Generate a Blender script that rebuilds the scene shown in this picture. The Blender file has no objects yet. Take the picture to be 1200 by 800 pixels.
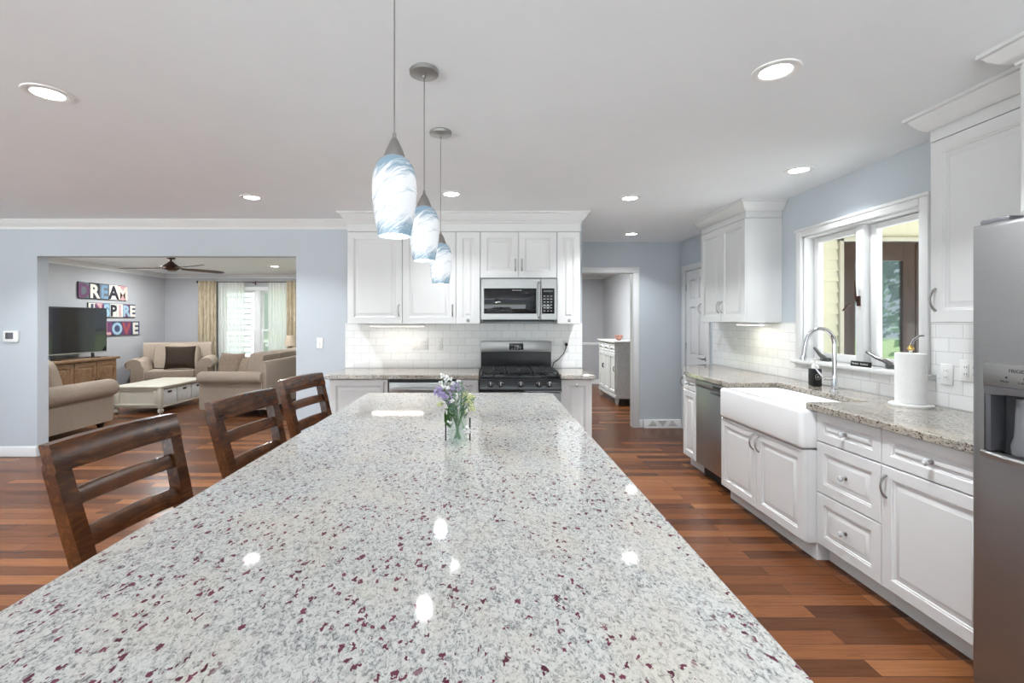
import bpy, bmesh, math, random
from mathutils import Matrix, Vector
random.seed(7)
PI = math.pi
R = math.radians
SC = bpy.context.scene
COL = SC.collection

# ------------------------------------------------------------------ camera, world, sun, exposure
cam_d = bpy.data.cameras.new('camera'); cam = bpy.data.objects.new('camera', cam_d); COL.objects.link(cam)
cam.location = (0, 0, 1.39); cam.rotation_euler = (R(90), 0, 0)
cam_d.sensor_width = 36; cam_d.lens = 16.5; cam_d.clip_start = 0.02
cam_d.shift_x = (600 - 571) / 1200; cam_d.shift_y = (377 - 400) / 1200
SC.camera = cam
SC.view_settings.view_transform = 'Standard'; SC.view_settings.look = 'None'
SC.view_settings.exposure = 0.54; SC.view_settings.gamma = 1.0
SC.view_settings.use_curve_mapping = False
WORLD_STRENGTH = 0.85
CAN_W = 13.0
SUN_W = 16.0
FAR_CAN_W = 28.0
w = bpy.data.worlds.new('overcast_sky'); SC.world = w; w.use_nodes = True
wn = w.node_tree.nodes; wl = w.node_tree.links
bg = wn['Background']; bg.inputs['Strength'].default_value = WORLD_STRENGTH
bg.inputs['Color'].default_value = (0.80, 0.90, 1.0, 1)
sd = bpy.data.lights.new('sun', 'SUN'); sd.energy = SUN_W; sd.angle = R(12); sd.color = (.89, .95, 1)
so = bpy.data.objects.new('sun', sd); COL.objects.link(so); so.rotation_euler = (R(26), 0, R(-20)); so.location = (4, -4, 9)

# ------------------------------------------------------------------ materials
def mat(name, col, rough=.5, metal=0., spec=.5, emit=None, es=1., trans=0., ior=1.45, coat=0., alpha=1.):
    m = bpy.data.materials.new(name); m.use_nodes = True
    b = m.node_tree.nodes['Principled BSDF']
    b.inputs['Base Color'].default_value = (*col, 1); b.inputs['Roughness'].default_value = rough
    b.inputs['Metallic'].default_value = metal; b.inputs['Specular IOR Level'].default_value = spec
    b.inputs['Transmission Weight'].default_value = trans; b.inputs['IOR'].default_value = ior
    b.inputs['Coat Weight'].default_value = coat; b.inputs['Coat Roughness'].default_value = .05
    b.inputs['Alpha'].default_value = alpha
    if emit: b.inputs['Emission Color'].default_value = (*emit, 1); b.inputs['Emission Strength'].default_value = es
    return m
class NT:
    """small node helper bound to one material"""
    def __init__(s, m):
        s.m = m; s.t = m.node_tree; s.b = s.t.nodes['Principled BSDF']
    def n(s, typ, **kw):
        x = s.t.nodes.new(typ)
        for k, v in kw.items():
            if k in x.inputs: x.inputs[k].default_value = v
            else: setattr(x, k, v)
        return x
    def l(s, a, b): s.t.links.new(a, b)
    def coords(s, scale=(1, 1, 1), rot=(0, 0, 0), kind='Object', loc=(0, 0, 0)):
        tc = s.n('ShaderNodeTexCoord'); mp = s.n('ShaderNodeMapping')
        mp.inputs['Scale'].default_value = scale; mp.inputs['Rotation'].default_value = rot; mp.inputs['Location'].default_value = loc
        s.l(tc.outputs[kind], mp.inputs['Vector']); return mp.outputs['Vector']
    def noise(s, vec, scale, detail=4, rough=.55, dist=0.):
        x = s.n('ShaderNodeTexNoise'); x.inputs['Scale'].default_value = scale; x.inputs['Detail'].default_value = detail
        x.inputs['Roughness'].default_value = rough; x.inputs['Distortion'].default_value = dist
        s.l(vec, x.inputs['Vector']); return x.outputs['Fac']
    def ramp(s, fac, stops, interp='LINEAR'):
        x = s.n('ShaderNodeValToRGB'); x.color_ramp.interpolation = interp
        el = x.color_ramp.elements
        while len(el) < len(stops): el.new(.5)
        for e, (p, c) in zip(el, stops):
            e.position = p; e.color = (*c, 1) if len(c) == 3 else c
        s.l(fac, x.inputs['Fac']); return x.outputs['Color']
    def mix(s, fac, a, b, mode='MIX'):
        x = s.n('ShaderNodeMix', data_type='RGBA', blend_type=mode)
        for sock, v in ((x.inputs[0], fac), (x.inputs[6], a), (x.inputs[7], b)):
            if hasattr(v, 'links'): s.l(v, sock)
            elif isinstance(v, (int, float)): sock.default_value = v
            else: sock.default_value = (*v, 1)
        return x.outputs[2]
    def bump(s, h, strength=.2, dist=.01):
        x = s.n('ShaderNodeBump'); x.inputs['Strength'].default_value = strength; x.inputs['Distance'].default_value = dist
        s.l(h, x.inputs['Height']); s.l(x.outputs['Normal'], s.b.inputs['Normal'])

def noisy(name, c1, c2, scale=6, rough=.5, stretch=(1, 1, 1), bump=0., spec=.5, detail=4, metal=0., coat=0.):
    m = mat(name, c1, rough, metal, spec, coat=coat); t = NT(m)
    f = t.noise(t.coords(stretch), scale, detail)
    t.l(t.ramp(f, [(.3, c1), (.7, c2)]), t.b.inputs['Base Color'])
    if bump: t.bump(f, bump, .004)
    return m

M = {}
M['ceiling'] = noisy('ceiling_paint', (.87, .90, .925), (.89, .92, .945), 3, .85, bump=.02)
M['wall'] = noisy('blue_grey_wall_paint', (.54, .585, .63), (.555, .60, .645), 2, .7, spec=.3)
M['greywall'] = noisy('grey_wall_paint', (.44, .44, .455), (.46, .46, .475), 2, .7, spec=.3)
M['trim'] = noisy('white_trim_paint', (.74, .74, .74), (.77, .77, .77), 2, .35)
M['cab'] = noisy('white_cabinet_paint', (.71, .71, .71), (.74, .74, .74), 2, .35)
M['porcelain'] = mat('white_fireclay', (.82, .82, .82), .12, coat=.4)
M['nickel'] = mat('brushed_nickel', (.40, .39, .38), .32, 1)
M['pewter'] = mat('pewter', (.16, .16, .16), .35, .9)
M['chrome'] = mat('polished_chrome', (.8, .8, .82), .08, 1)
M['black'] = mat('black_plastic', (.012, .012, .013), .3)
M['iron'] = noisy('cast_iron', (.015, .015, .016), (.03, .03, .03), 60, .55)
M['blackglass'] = mat('black_glass', (.01, .011, .013), .06, spec=.6)
M['crystal'] = mat('crystal_knob_glass', (.9, .92, .95), .05, trans=.55, ior=1.5)
M['white'] = mat('white_plastic', (.85, .85, .84), .35)
M['paper'] = noisy('paper_towel', (.88, .88, .87), (.92, .92, .91), 40, .9, bump=.15)
M['lens'] = mat('lamp_lens', (1, 1, 1), .4, emit=(1, 1, 1), es=14)
M['strip'] = mat('lamp_strip', (1, 1, 1), .4, emit=(1, .93, .8), es=5)
M['brass'] = mat('brass', (.75, .5, .15), .25, 1)

def steel(name, c1, c2, rough, stretch):
    m = mat(name, c1, rough, 1.); t = NT(m)
    f = t.noise(t.coords(stretch), 3, 5, .7)
    t.l(t.ramp(f, [(.3, c1), (.7, c2)]), t.b.inputs['Base Color'])
    t.l(t.ramp(f, [(.3, (rough - .06,) * 3), (.7, (rough + .08,) * 3)]), t.b.inputs['Roughness'])
    return m
M['steel'] = steel('stainless_steel', (.40, .40, .40), (.45, .45, .445), .36, (2, 2, 90))
M['steelh'] = steel('stainless_steel_horizontal_grain', (.38, .38, .38), (.46, .46, .455), .34, (2, 90, 90))
M['fridge'] = steel('fridge_stainless', (.34, .34, .345), (.40, .40, .40), .44, (3, 3, 150))
M['fridgedark'] = mat('fridge_grey_plastic', (.16, .16, .17), .35, .3)

# floor: red-brown strips along X
m = mat('red_brown_plank_floor', (.2, .07, .03), .26, spec=.2); t = NT(m); M['floor'] = m
v = t.coords()
br = t.n('ShaderNodeTexBrick', offset=.37, offset_frequency=2, squash=1)
br.inputs['Color1'].default_value = (0, 0, 0, 1); br.inputs['Color2'].default_value = (1, 1, 1, 1); br.inputs['Mortar'].default_value = (.5, .5, .5, 1)
br.inputs['Scale'].default_value = 1; br.inputs['Mortar Size'].default_value = .0012; br.inputs['Mortar Smooth'].default_value = .1
br.inputs['Brick Width'].default_value = .95; br.inputs['Row Height'].default_value = .092
t.l(v, br.inputs['Vector'])
plank = t.ramp(br.outputs['Color'], [(0, (.060, .020, .008)), (.35, (.108, .037, .013)), (.7, (.15, .053, .019)), (1, (.235, .092, .034))])
g1 = t.noise(t.coords((1.4, 22, 1)), 3, 6, .65, .8)
grain = t.ramp(g1, [(.25, (.62, .57, .54)), (.5, (1, 1, 1)), (.75, (1.3, 1.3, 1.25))])
c = t.mix(.75, plank, grain, 'MULTIPLY')
c = t.mix(br.outputs['Fac'], c, (.03, .012, .007))
t.l(c, t.b.inputs['Base Color'])
t.bump(br.outputs['Fac'], -.15, .002)

def granite(name, base, mid, dark, fleck, fsize, famount, warm, rot):
    m = mat(name, base, .06, spec=.5); t = NT(m)
    v = t.coords((1, .62, 1), (0, 0, R(rot)))
    fine = t.noise(v, 120, 8, .78, .9)
    c = t.ramp(fine, [(.36, dark), (.45, mid), (.53, base), (.72, tuple(min(1, x * 1.12) for x in base))])
    cloud = t.noise(v, 7, 4, .6)
    c = t.mix(t.ramp(cloud, [(.46, (0, 0, 0)), (.66, (.5, .5, .5))]), c, warm)
    pep = t.noise(v, 190, 3, .6)
    c = t.mix(t.ramp(pep, [(.60, (0, 0, 0)), (.66, (.75, .75, .75))]), c, dark)
    vo = t.n('ShaderNodeTexVoronoi'); vo.inputs['Scale'].default_value = fsize
    wob = t.n('ShaderNodeTexNoise'); wob.inputs['Scale'].default_value = 130; wob.inputs['Detail'].default_value = 4
    t.l(v, wob.inputs['Vector'])
    add = t.n('ShaderNodeVectorMath', operation='MULTIPLY_ADD'); add.inputs[1].default_value = (.022, .022, .022)
    t.l(wob.outputs['Color'], add.inputs[0]); t.l(v, add.inputs[2]); t.l(add.outputs[0], vo.inputs['Vector'])
    spot = t.ramp(vo.outputs['Distance'], [(.33, (1, 1, 1)), (.38, (0, 0, 0))])
    sep = t.n('ShaderNodeSeparateColor'); t.l(vo.outputs['Color'], sep.inputs[0])
    pick = t.ramp(sep.outputs[0], [(famount, (1, 1, 1)), (famount + .02, (0, 0, 0))])
    clus = t.ramp(t.noise(v, 4, 2), [(.34, (.0, .0, .0)), (.42, (1, 1, 1))])
    c = t.mix(t.mix(1, t.mix(1, spot, pick, 'MULTIPLY'), clus, 'MULTIPLY'), c, t.ramp(sep.outputs[1], [(0, fleck), (1, tuple(x * 2.0 for x in fleck))]))
    t.l(c, t.b.inputs['Base Color']); return m
M['granite'] = granite('white_granite_burgundy_flecks', (.56, .562, .54), (.36, .365, .36), (.10, .102, .11), (.085, .022, .038), 78, .30, (.58, .53, .44), 35)
M['granite2'] = granite('warm_speckled_granite', (.42, .39, .345), (.21, .19, .165), (.04, .033, .03), (.04, .02, .016), 90, .6, (.55, .47, .37), 20)

def tile(name, rot):
    m = mat(name, (.86, .86, .85), .14); t = NT(m)
    v = t.coords((1, 1, 1), rot)
    br = t.n('ShaderNodeTexBrick', offset=.5)
    br.inputs['Color1'].default_value = (.83, .83, .83, 1); br.inputs['Color2'].default_value = (.88, .88, .875, 1)
    br.inputs['Mortar'].default_value = (.60, .60, .60, 1)
    br.inputs['Scale'].default_value = 1; br.inputs['Mortar Size'].default_value = .0018; br.inputs['Mortar Smooth'].default_value = .2
    br.inputs['Brick Width'].default_value = .1525; br.inputs['Row Height'].default_value = .0765
    t.l(v, br.inputs['Vector']); t.l(br.outputs['Color'], t.b.inputs['Base Color']); t.bump(br.outputs['Fac'], -.4, .002)
    return m
M['tileb'] = tile('white_subway_tile_back', (R(90), 0, 0))
M['tiler'] = tile('white_subway_tile_right', (R(90), R(90), 0))

def wood(name, cs, stretch, scale=4, rough=.3, coat=.2):
    m = mat(name, cs[0], rough, coat=coat); t = NT(m)
    f = t.noise(t.coords(stretch), scale, 6, .65, 1.2); g = t.noise(t.coords((1, 1, 1)), 5, 2)
    c = t.ramp(f, [(.25, cs[0]), (.5, cs[1]), (.78, cs[2])])
    c = t.mix(t.ramp(g, [(.35, (0, 0, 0)), (.75, (.6, .6, .6))]), c, cs[2])
    t.l(c, t.b.inputs['Base Color']); return m
M['stool'] = wood('dark_walnut_stain', [(.014, .0045, .0018), (.050, .015, .0045), (.19, .062, .015)], (8, 2, 8), 4, .22, 0)
M['console'] = wood('rustic_brown_wood', [(.10, .05, .025), (.20, .11, .055), (.33, .20, .11)], (6, 2, 6), 3, .45, 0)
M['fanwood'] = wood('dark_fan_wood', [(.03, .016, .01), (.06, .03, .018), (.10, .05, .03)], (2, 8, 8), 4, .4, 0)
M['browndoor'] = wood('dark_brown_door_wood', [(.022, .012, .009), (.04, .02, .014), (.075, .034, .025)], (8, 8, 2), 3, .35, 0)
M['bronze'] = mat('bronze', (.09, .05, .04), .35, .8)
M['cream'] = noisy('cream_paint', (.54, .50, .41), (.60, .56, .47), 9, .5)
M['antique'] = noisy('distressed_white_paint', (.56, .56, .54), (.72, .72, .70), 14, .55, stretch=(6, 6, 1), detail=7)
M['sofa'] = noisy('beige_chenille', (.335, .265, .21), (.42, .345, .28), 70, .95, bump=.3, spec=.1)
M['sofa2'] = noisy('striped_beige_fabric', (.20, .14, .10), (.40, .31, .24), 30, .95, stretch=(6, 1, 1), spec=.1)
M['pillowdark'] = noisy('dark_brown_fabric', (.035, .024, .018), (.055, .038, .03), 60, .95, spec=.1)
M['pillowbeige'] = noisy('tan_pillow_fabric', (.27, .20, .15), (.40, .31, .24), 24, .95, spec=.1)
M['darkwood'] = mat('dark_feet_wood', (.02, .012, .008), .35)
M['curtain'] = noisy('gold_tan_damask', (.40, .32, .22), (.60, .52, .40), 14, .8, stretch=(1, 1, .5), spec=.2)
m = mat('sheer_voile', (.95, .95, .93), .9, spec=0); M['sheer'] = m; t = NT(m)
tr = t.n('ShaderNodeBsdfTransparent'); tl = t.n('ShaderNodeBsdfTranslucent'); tl.inputs['Color'].default_value = (.95, .95, .93, 1)
m1 = t.n('ShaderNodeMixShader'); m1.inputs[0].default_value = .5
m2 = t.n('ShaderNodeMixShader'); m2.inputs[0].default_value = .55
t.l(t.b.outputs[0], m1.inputs[1]); t.l(tl.outputs[0], m1.inputs[2]); t.l(tr.outputs[0], m2.inputs[1]); t.l(m1.outputs[0], m2.inputs[2])
t.l(m2.outputs[0], t.t.nodes['Material Output'].inputs['Surface'])
def pane_mat(name, gl, tint):
    m = mat(name, (1, 1, 1), .02); t = NT(m)
    tr = t.n('ShaderNodeBsdfTransparent'); tr.inputs['Color'].default_value = (*tint, 1)
    gs = t.n('ShaderNodeBsdfGlossy'); gs.inputs['Roughness'].default_value = .02
    mx = t.n('ShaderNodeMixShader'); mx.inputs[0].default_value = gl
    t.l(tr.outputs[0], mx.inputs[1]); t.l(gs.outputs[0], mx.inputs[2]); t.l(mx.outputs[0], t.t.nodes['Material Output'].inputs['Surface'])
    return m
M['pane'] = pane_mat('window_glass', .06, (.97, .98, .98))
M['porchpane'] = pane_mat('porch_door_glass', .38, (.55, .6, .6))
M['siding'] = noisy('cream_siding', (.66, .62, .47), (.70, .66, .51), 3, .6)
M['sidingw'] = noisy('white_siding', (.42, .44, .45), (.46, .48, .49), 3, .6)
M['soffit'] = noisy('tan_soffit', (.50, .41, .24), (.54, .45, .27), 3, .6)
M['leaf'] = noisy('green_leaves', (.035, .10, .02), (.10, .22, .05), 3, .6)
M['leafd'] = noisy('dark_green_leaves', (.03, .09, .03), (.08, .18, .06), 3, .6)
M['bark'] = noisy('bark', (.10, .07, .05), (.18, .13, .09), 12, .9)
M['grass'] = noisy('lawn_grass', (.13, .17, .07), (.22, .26, .12), 5, .9)
M['patio'] = noisy('pale_bounce_concrete', (.72, .71, .69), (.80, .79, .77), 4, .85)
M['bowl'] = noisy('coral_ceramic', (.55, .16, .10), (.75, .45, .38), 30, .35)
M['flower_white'] = mat('white_petals', (.85, .85, .84), .7)
M['flower_purple'] = mat('lavender_petals', (.44, .36, .60), .7)
M['flower_yellow'] = mat('pale_yellow_green_petals', (.62, .65, .36), .7)
M['stemgreen'] = mat('green_stems', (.10, .22, .09), .6)
M['sage'] = mat('sage_leaves', (.28, .38, .32), .6)
M['clearglass'] = pane_mat('clear_vase_glass', .08, (.93, .97, .95))
M['tvscreen'] = mat('tv_screen', (.012, .013, .016), .07, spec=.7)
M['dispdark'] = mat('dispenser_dark_grey', (.09, .09, .10), .3, .2)
M['text_dark'] = mat('dark_lettering', (.03, .03, .03), .5)
M['text_white'] = mat('white_lettering', (.75, .75, .73), .5)
M['shade'] = noisy('tan_lampshade', (.50, .40, .30), (.56, .46, .35), 20, .9)
# lit art glass for the pendants
m = mat('white_and_blue_swirl_glass', (.9, .93, .96), .12, coat=.5); t = NT(m); M['swirl'] = m
v = t.coords((1, 1, 1), (R(20), R(38), 0))
nn = t.n('ShaderNodeTexNoise'); nn.inputs['Scale'].default_value = 9; nn.inputs['Detail'].default_value = 3; t.l(v, nn.inputs['Vector'])
ma = t.n('ShaderNodeVectorMath', operation='MULTIPLY_ADD'); ma.inputs[1].default_value = (.05, .05, .05)
t.l(nn.outputs['Color'], ma.inputs[0]); t.l(v, ma.inputs[2])
mp = t.n('ShaderNodeMapping'); mp.inputs['Scale'].default_value = (6, 6, 60); t.l(ma.outputs[0], mp.inputs['Vector'])
st = t.noise(mp.outputs[0], 1, 6, .7, .6)
sep = t.n('ShaderNodeSeparateXYZ'); tc = t.n('ShaderNodeTexCoord'); t.l(tc.outputs['Object'], sep.inputs[0])
mr = t.n('ShaderNodeMapRange'); mr.inputs['From Min'].default_value = 0; mr.inputs['From Max'].default_value = .22; t.l(sep.outputs[2], mr.inputs['Value'])
ends = t.ramp(mr.outputs[0], [(0, (.70, .70, .70)), (.1, (.60, .60, .60)), (.25, (.50, .50, .50)), (.5, (.42, .42, .42)), (.70, (.44, .44, .44)), (.86, (.60, .60, .60)), (1, (.70, .70, .70))])
lt = t.n('ShaderNodeMath', operation='SUBTRACT'); t.l(ends, lt.inputs[0]); t.l(st, lt.inputs[1])
fac = t.ramp(lt.outputs[0], [(0, (0, 0, 0)), (.05, (.4, .4, .4)), (.16, (1, 1, 1))])
# (a negative value clamps to the white end)
cc = t.mix(fac, (.93, .96, 1.0), (.27, .40, .51))
t.l(t.mix(1, cc, (.5, .5, .5), 'MULTIPLY'), t.b.inputs['Base Color']); t.l(cc, t.b.inputs['Emission Color']); t.b.inputs['Emission Strength'].default_value = .36

# ------------------------------------------------------------------ mesh helpers
class MB:
    def __init__(s, M_=None): s.bm = bmesh.new(); s.M = M_ or Matrix()
    def _merge(s, tmp, M_=None):
        tmp.transform(s.M @ (M_ or Matrix()))
        me = bpy.data.meshes.new('t'); tmp.to_mesh(me); tmp.free(); s.bm.from_mesh(me); bpy.data.meshes.remove(me)
    def box(s, x0, x1, y0, y1, z0, z1, bev=0., seg=2, M_=None):
        t_ = bmesh.new(); bmesh.ops.create_cube(t_, size=1)
        for v in t_.verts:
            v.co = Vector(((x0 + x1) / 2 + v.co.x * (x1 - x0), (y0 + y1) / 2 + v.co.y * (y1 - y0), (z0 + z1) / 2 + v.co.z * (z1 - z0)))
        if bev: bmesh.ops.bevel(t_, geom=list(t_.edges), offset=bev, segments=seg, profile=.5, affect='EDGES')
        s._merge(t_, M_); return s
    def puff(s, x0, x1, y0, y1, z0, z1, bulge=.3, n=8, M_=None, p=2.6):
        """soft cushion: a superellipsoid-like box"""
        t_ = bmesh.new(); bmesh.ops.create_cube(t_, size=2)
        bmesh.ops.subdivide_edges(t_, edges=list(t_.edges), cuts=n, use_grid_fill=True)
        for v in t_.verts:
            c = v.co; L = (abs(c.x) ** p * 1. + abs(c.y) ** p + abs(c.z) ** p) ** (1 / p)
            sph = c / L
            q = c.lerp(sph, bulge)
            v.co = Vector(((x0 + x1) / 2 + q.x * (x1 - x0) / 2, (y0 + y1) / 2 + q.y * (y1 - y0) / 2, (z0 + z1) / 2 + q.z * (z1 - z0) / 2))
        s._merge(t_, M_); return s
    def pillow(s, wx, hz, d, M_=None, n=14):
        """square throw pillow in the local XZ plane, pointed corners"""
        t_ = bmesh.new(); rows = []
        for side in (-1, 1):
            g = []
            for i in range(n + 1):
                for j in range(n + 1):
                    u = i / n * 2 - 1; v = j / n * 2 - 1
                    th = ((1 - u ** 4) * (1 - v ** 4)) ** .6
                    pin = 1 - .07 * (1 - abs(u) ** 2) * abs(v) ** 3; pin2 = 1 - .07 * (1 - abs(v) ** 2) * abs(u) ** 3
                    g.append(t_.verts.new((u * wx / 2 * pin2, side * d / 2 * th, v * hz / 2 * pin)))
            for i in range(n):
                for j in range(n):
                    a, b, c, e = g[i * (n + 1) + j], g[(i + 1) * (n + 1) + j], g[(i + 1) * (n + 1) + j + 1], g[i * (n + 1) + j + 1]
                    t_.faces.new((a, b, c, e) if side < 0 else (e, c, b, a))
        bmesh.ops.remove_doubles(t_, verts=list(t_.verts), dist=.0005)
        s._merge(t_, M_); return s
    def loops(s, loops_, cap0=True, cap1=True, closed=True):
        """bridge loops of equal count"""
        t_ = bmesh.new(); vs = [[t_.verts.new(p) for p in lp] for lp in loops_]
        for a, b in zip(vs, vs[1:]):
            n = len(a)
            for i in range(n if closed else n - 1):
                j = (i + 1) % n
                t_.faces.new((a[i], a[j], b[j], b[i]))
        if cap0: t_.faces.new(list(reversed(vs[0])))
        if cap1: t_.faces.new(vs[-1])
        bmesh.ops.recalc_face_normals(t_, faces=list(t_.faces)) if (cap0 and cap1) else None
        s._merge(t_); return s
    def rings(s, x0, x1, z0, z1, rr, cap0=True, cap1=True):
        """rectangular loops facing -Y; rr = list of (inset, y)"""
        return s.loops([[(x0 + i, y, z0 + i), (x1 - i, y, z0 + i), (x1 - i, y, z1 - i), (x0 + i, y, z1 - i)] for i, y in rr], cap0, cap1)
    def panel(s, x0, x1, z0, z1, fr=.055, t=.02, raised=True):
        rr = [(0, t), (0, .003), (.003, 0), (fr, 0), (fr + .003, .004), (fr + .008, .0055), (fr + .011, .012), (fr + .017, .0125)]
        bv = min(.028, (x1 - x0 - 2 * fr) * .2, (z1 - z0 - 2 * fr) * .2)
        if raised: rr += [(fr + .017 + max(.003, bv - .017 + .012), .003), (fr + .019 + max(.003, bv - .017 + .012), .0015)]
        return s.rings(x0, x1, z0, z1, rr)
    def prism(s, pts, d0, d1, axis='z', bev=0.):
        def P(a, b, d): return {'z': (a, b, d), 'y': (a, d, b), 'x': (d, a, b)}[axis]
        return s.loops([[P(a, b, d0) for a, b in pts], [P(a, b, d1) for a, b in pts]])
    def tube(s, pts, r, n=10, cap=True):
        pts = [Vector(p) for p in pts]; rs = r if isinstance(r, (list, tuple)) else [r] * len(pts)
        T = []
        for i in range(len(pts)):
            a = pts[max(0, i - 1)]; b = pts[min(len(pts) - 1, i + 1)]; T.append((b - a).normalized())
        up = Vector((0, 0, 1)) if abs(T[0].z) < .9 else Vector((1, 0, 0))
        nrm = (up - T[0] * up.dot(T[0])).normalized(); lp = []
        for i, p in enumerate(pts):
            nrm = (nrm - T[i] * nrm.dot(T[i])).normalized(); bi = T[i].cross(nrm)
            lp.append([p + (nrm * math.cos(k * 2 * PI / n) + bi * math.sin(k * 2 * PI / n)) * rs[i] for k in range(n)])
        return s.loops(lp, cap, cap)
    def bar(s, p0, p1, w, d, up=(0, 0, 1), bev=0.):
        """rectangular bar from p0 to p1; w across, d along the `up`-ish direction"""
        p0 = Vector(p0); p1 = Vector(p1); z = (p1 - p0); L = z.length; z.normalize()
        u = Vector(up); x = (u - z * u.dot(z)).normalized(); y = z.cross(x)
        Mx = Matrix((x, y, z)).transposed().to_4x4(); Mx.translation = p0
        return s.box(-d / 2, d / 2, -w / 2, w / 2, 0, L, bev, 2, Mx)
    def lathe(s, prof, n=24, c=(0, 0, 0), cap0=True, cap1=True, M_=None):
        lp = [[(c[0] + r * math.cos(k * 2 * PI / n), c[1] + r * math.sin(k * 2 * PI / n), c[2] + z) for k in range(n)] for r, z in prof]
        old = s.M; s.M = s.M @ (M_ or Matrix()); s.loops(lp, cap0, cap1); s.M = old; return s
    def ball(s, c, r, sc=(1, 1, 1), u=10, v=7, M_=None):
        t_ = bmesh.new(); bmesh.ops.create_uvsphere(t_, u_segments=u, v_segments=v, radius=r)
        for x in t_.verts: x.co = Vector((c[0] + x.co.x * sc[0], c[1] + x.co.y * sc[1], c[2] + x.co.z * sc[2]))
        s._merge(t_, M_); return s
    def sweep(s, path, prof, side=1):
        """prof (out, z) swept along an XY polyline with mitres"""
        P = [Vector(p) for p in path]; lp = []
        for i, p in enumerate(P):
            ns = []
            if i > 0: d = (P[i] - P[i - 1]).normalized(); ns.append(Vector((-d.y, d.x)) * side)
            if i < len(P) - 1: d = (P[i + 1] - P[i]).normalized(); ns.append(Vector((-d.y, d.x)) * side)
            if len(ns) == 2: mt = (ns[0] + ns[1]).normalized(); mt = mt / mt.dot(ns[0])
            else: mt = ns[0]
            lp.append([(p.x + mt.x * o, p.y + mt.y * o, z) for o, z in prof])
        return s.loops(lp)
    def text(s, body, size, M_, extrude=.001, align='LEFT', bold=0.):
        cu = bpy.data.curves.new('t', 'FONT'); cu.body = body; cu.size = size; cu.extrude = extrude; cu.align_x = align; cu.resolution_u = 3; cu.offset = bold
        o = bpy.data.objects.new('t', cu); COL.objects.link(o)
        dg = bpy.context.evaluated_depsgraph_get(); dg.update()
        me = bpy.data.meshes.new_from_object(o.evaluated_get(dg)); t_ = bmesh.new(); t_.from_mesh(me)
        bpy.data.objects.remove(o); bpy.data.curves.remove(cu); bpy.data.meshes.remove(me)
        s._merge(t_, M_); return s
    def build(s, name, m, parent=None, ang=35, label=None):
        for f in s.bm.faces: f.smooth = True
        for e in s.bm.edges: e.smooth = len(e.link_faces) == 2 and e.calc_face_angle(0) < R(ang)
        me = bpy.data.meshes.new(name); s.bm.to_mesh(me); s.bm.free()
        if m is not None: me.materials.append(M[m] if isinstance(m, str) else m)
        o = bpy.data.objects.new(name, me); COL.objects.link(o)
        if parent: o.parent = parent
        if label: o['label'] = label
        return o
def empty(name, label, cat, loc=(0, 0, 0), rz=0., group=None):
    o = bpy.data.objects.new(name, None); COL.objects.link(o); o.empty_display_size = .1
    o.location = loc; o.rotation_euler = (0, 0, rz); o['label'] = label; o['category'] = cat
    if group: o['group'] = group
    return o
def tag(o, label, cat, group=None, kind=None):
    o['label'] = label; o['category'] = cat
    if group: o['group'] = group
    if kind: o['kind'] = kind
    return o
def struct(o): o['kind'] = 'structure'; return o
def copy_tree(o, parent=None):
    c = o.copy(); COL.objects.link(c)
    if parent: c.parent = parent
    for ch in [x for x in list(o.children)]: copy_tree(ch, c)
    return c
def T(x=0, y=0, z=0): return Matrix.Translation((x, y, z))
def RX(a): return Matrix.Rotation(R(a), 4, 'X')
def RY(a): return Matrix.Rotation(R(a), 4, 'Y')
def RZ(a): return Matrix.Rotation(R(a), 4, 'Z')

# ================================================================== THE SETTING
H = 2.44
struct(MB().box(-7.3, 2.75, -2.6, 10.7, -.08, 0).build('floor', 'floor'))
struct(MB().box(-8.8, 2.75, -4.2, 10.7, H, H + .08).build('ceiling', 'ceiling'))  # runs past the floor as an unseen overhang added to block sun
wb = MB(); wb.box(-7.25, -4.65, 4.85, 4.975, 0, H); wb.box(-4.65, -1.975, 4.85, 4.975, 2.069, H); wb.box(-1.975, .98, 4.85, 4.975, 0, H)
wb.box(.86, .98, 4.975, 6.18, 0, H)
struct(wb.build('wall_back', 'wall'))
wf = MB(); wf.box(.98, 1.11, 6.18, 6.29, 0, H); wf.box(1.11, 1.92, 6.18, 6.29, 2.035, H); wf.box(1.92, 2.71, 6.18, 6.29, 0, H)
struct(wf.build('wall_far', 'wall'))
WX0, WX1, WY0, WY1, WZ0, WZ1 = 2.56, 2.71, 2.76, 3.80, 1.085, 2.075
DY0, DY1, DZ1 = 5.45, 6.07, 2.04
wr = MB()
wr.box(WX0, WX1, -2.6, WY0, 0, H); wr.box(WX0, WX1, WY0, WY1, 0, WZ0); wr.box(WX0, WX1, WY0, WY1, WZ1, H)
wr.box(WX0, WX1, WY1, DY0, 0, H); wr.box(WX0, WX1, DY0, DY1, DZ1, H); wr.box(WX0, WX1, DY1, 6.18, 0, H)
struct(wr.build('wall_right', 'wall'))
struct(MB().box(-7.22, -7.08, 3.1, 4.85, 0, H).build('wall_left_light_block', 'wall'))  # unseen wall piece added to dim daylight on the back wall
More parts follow.
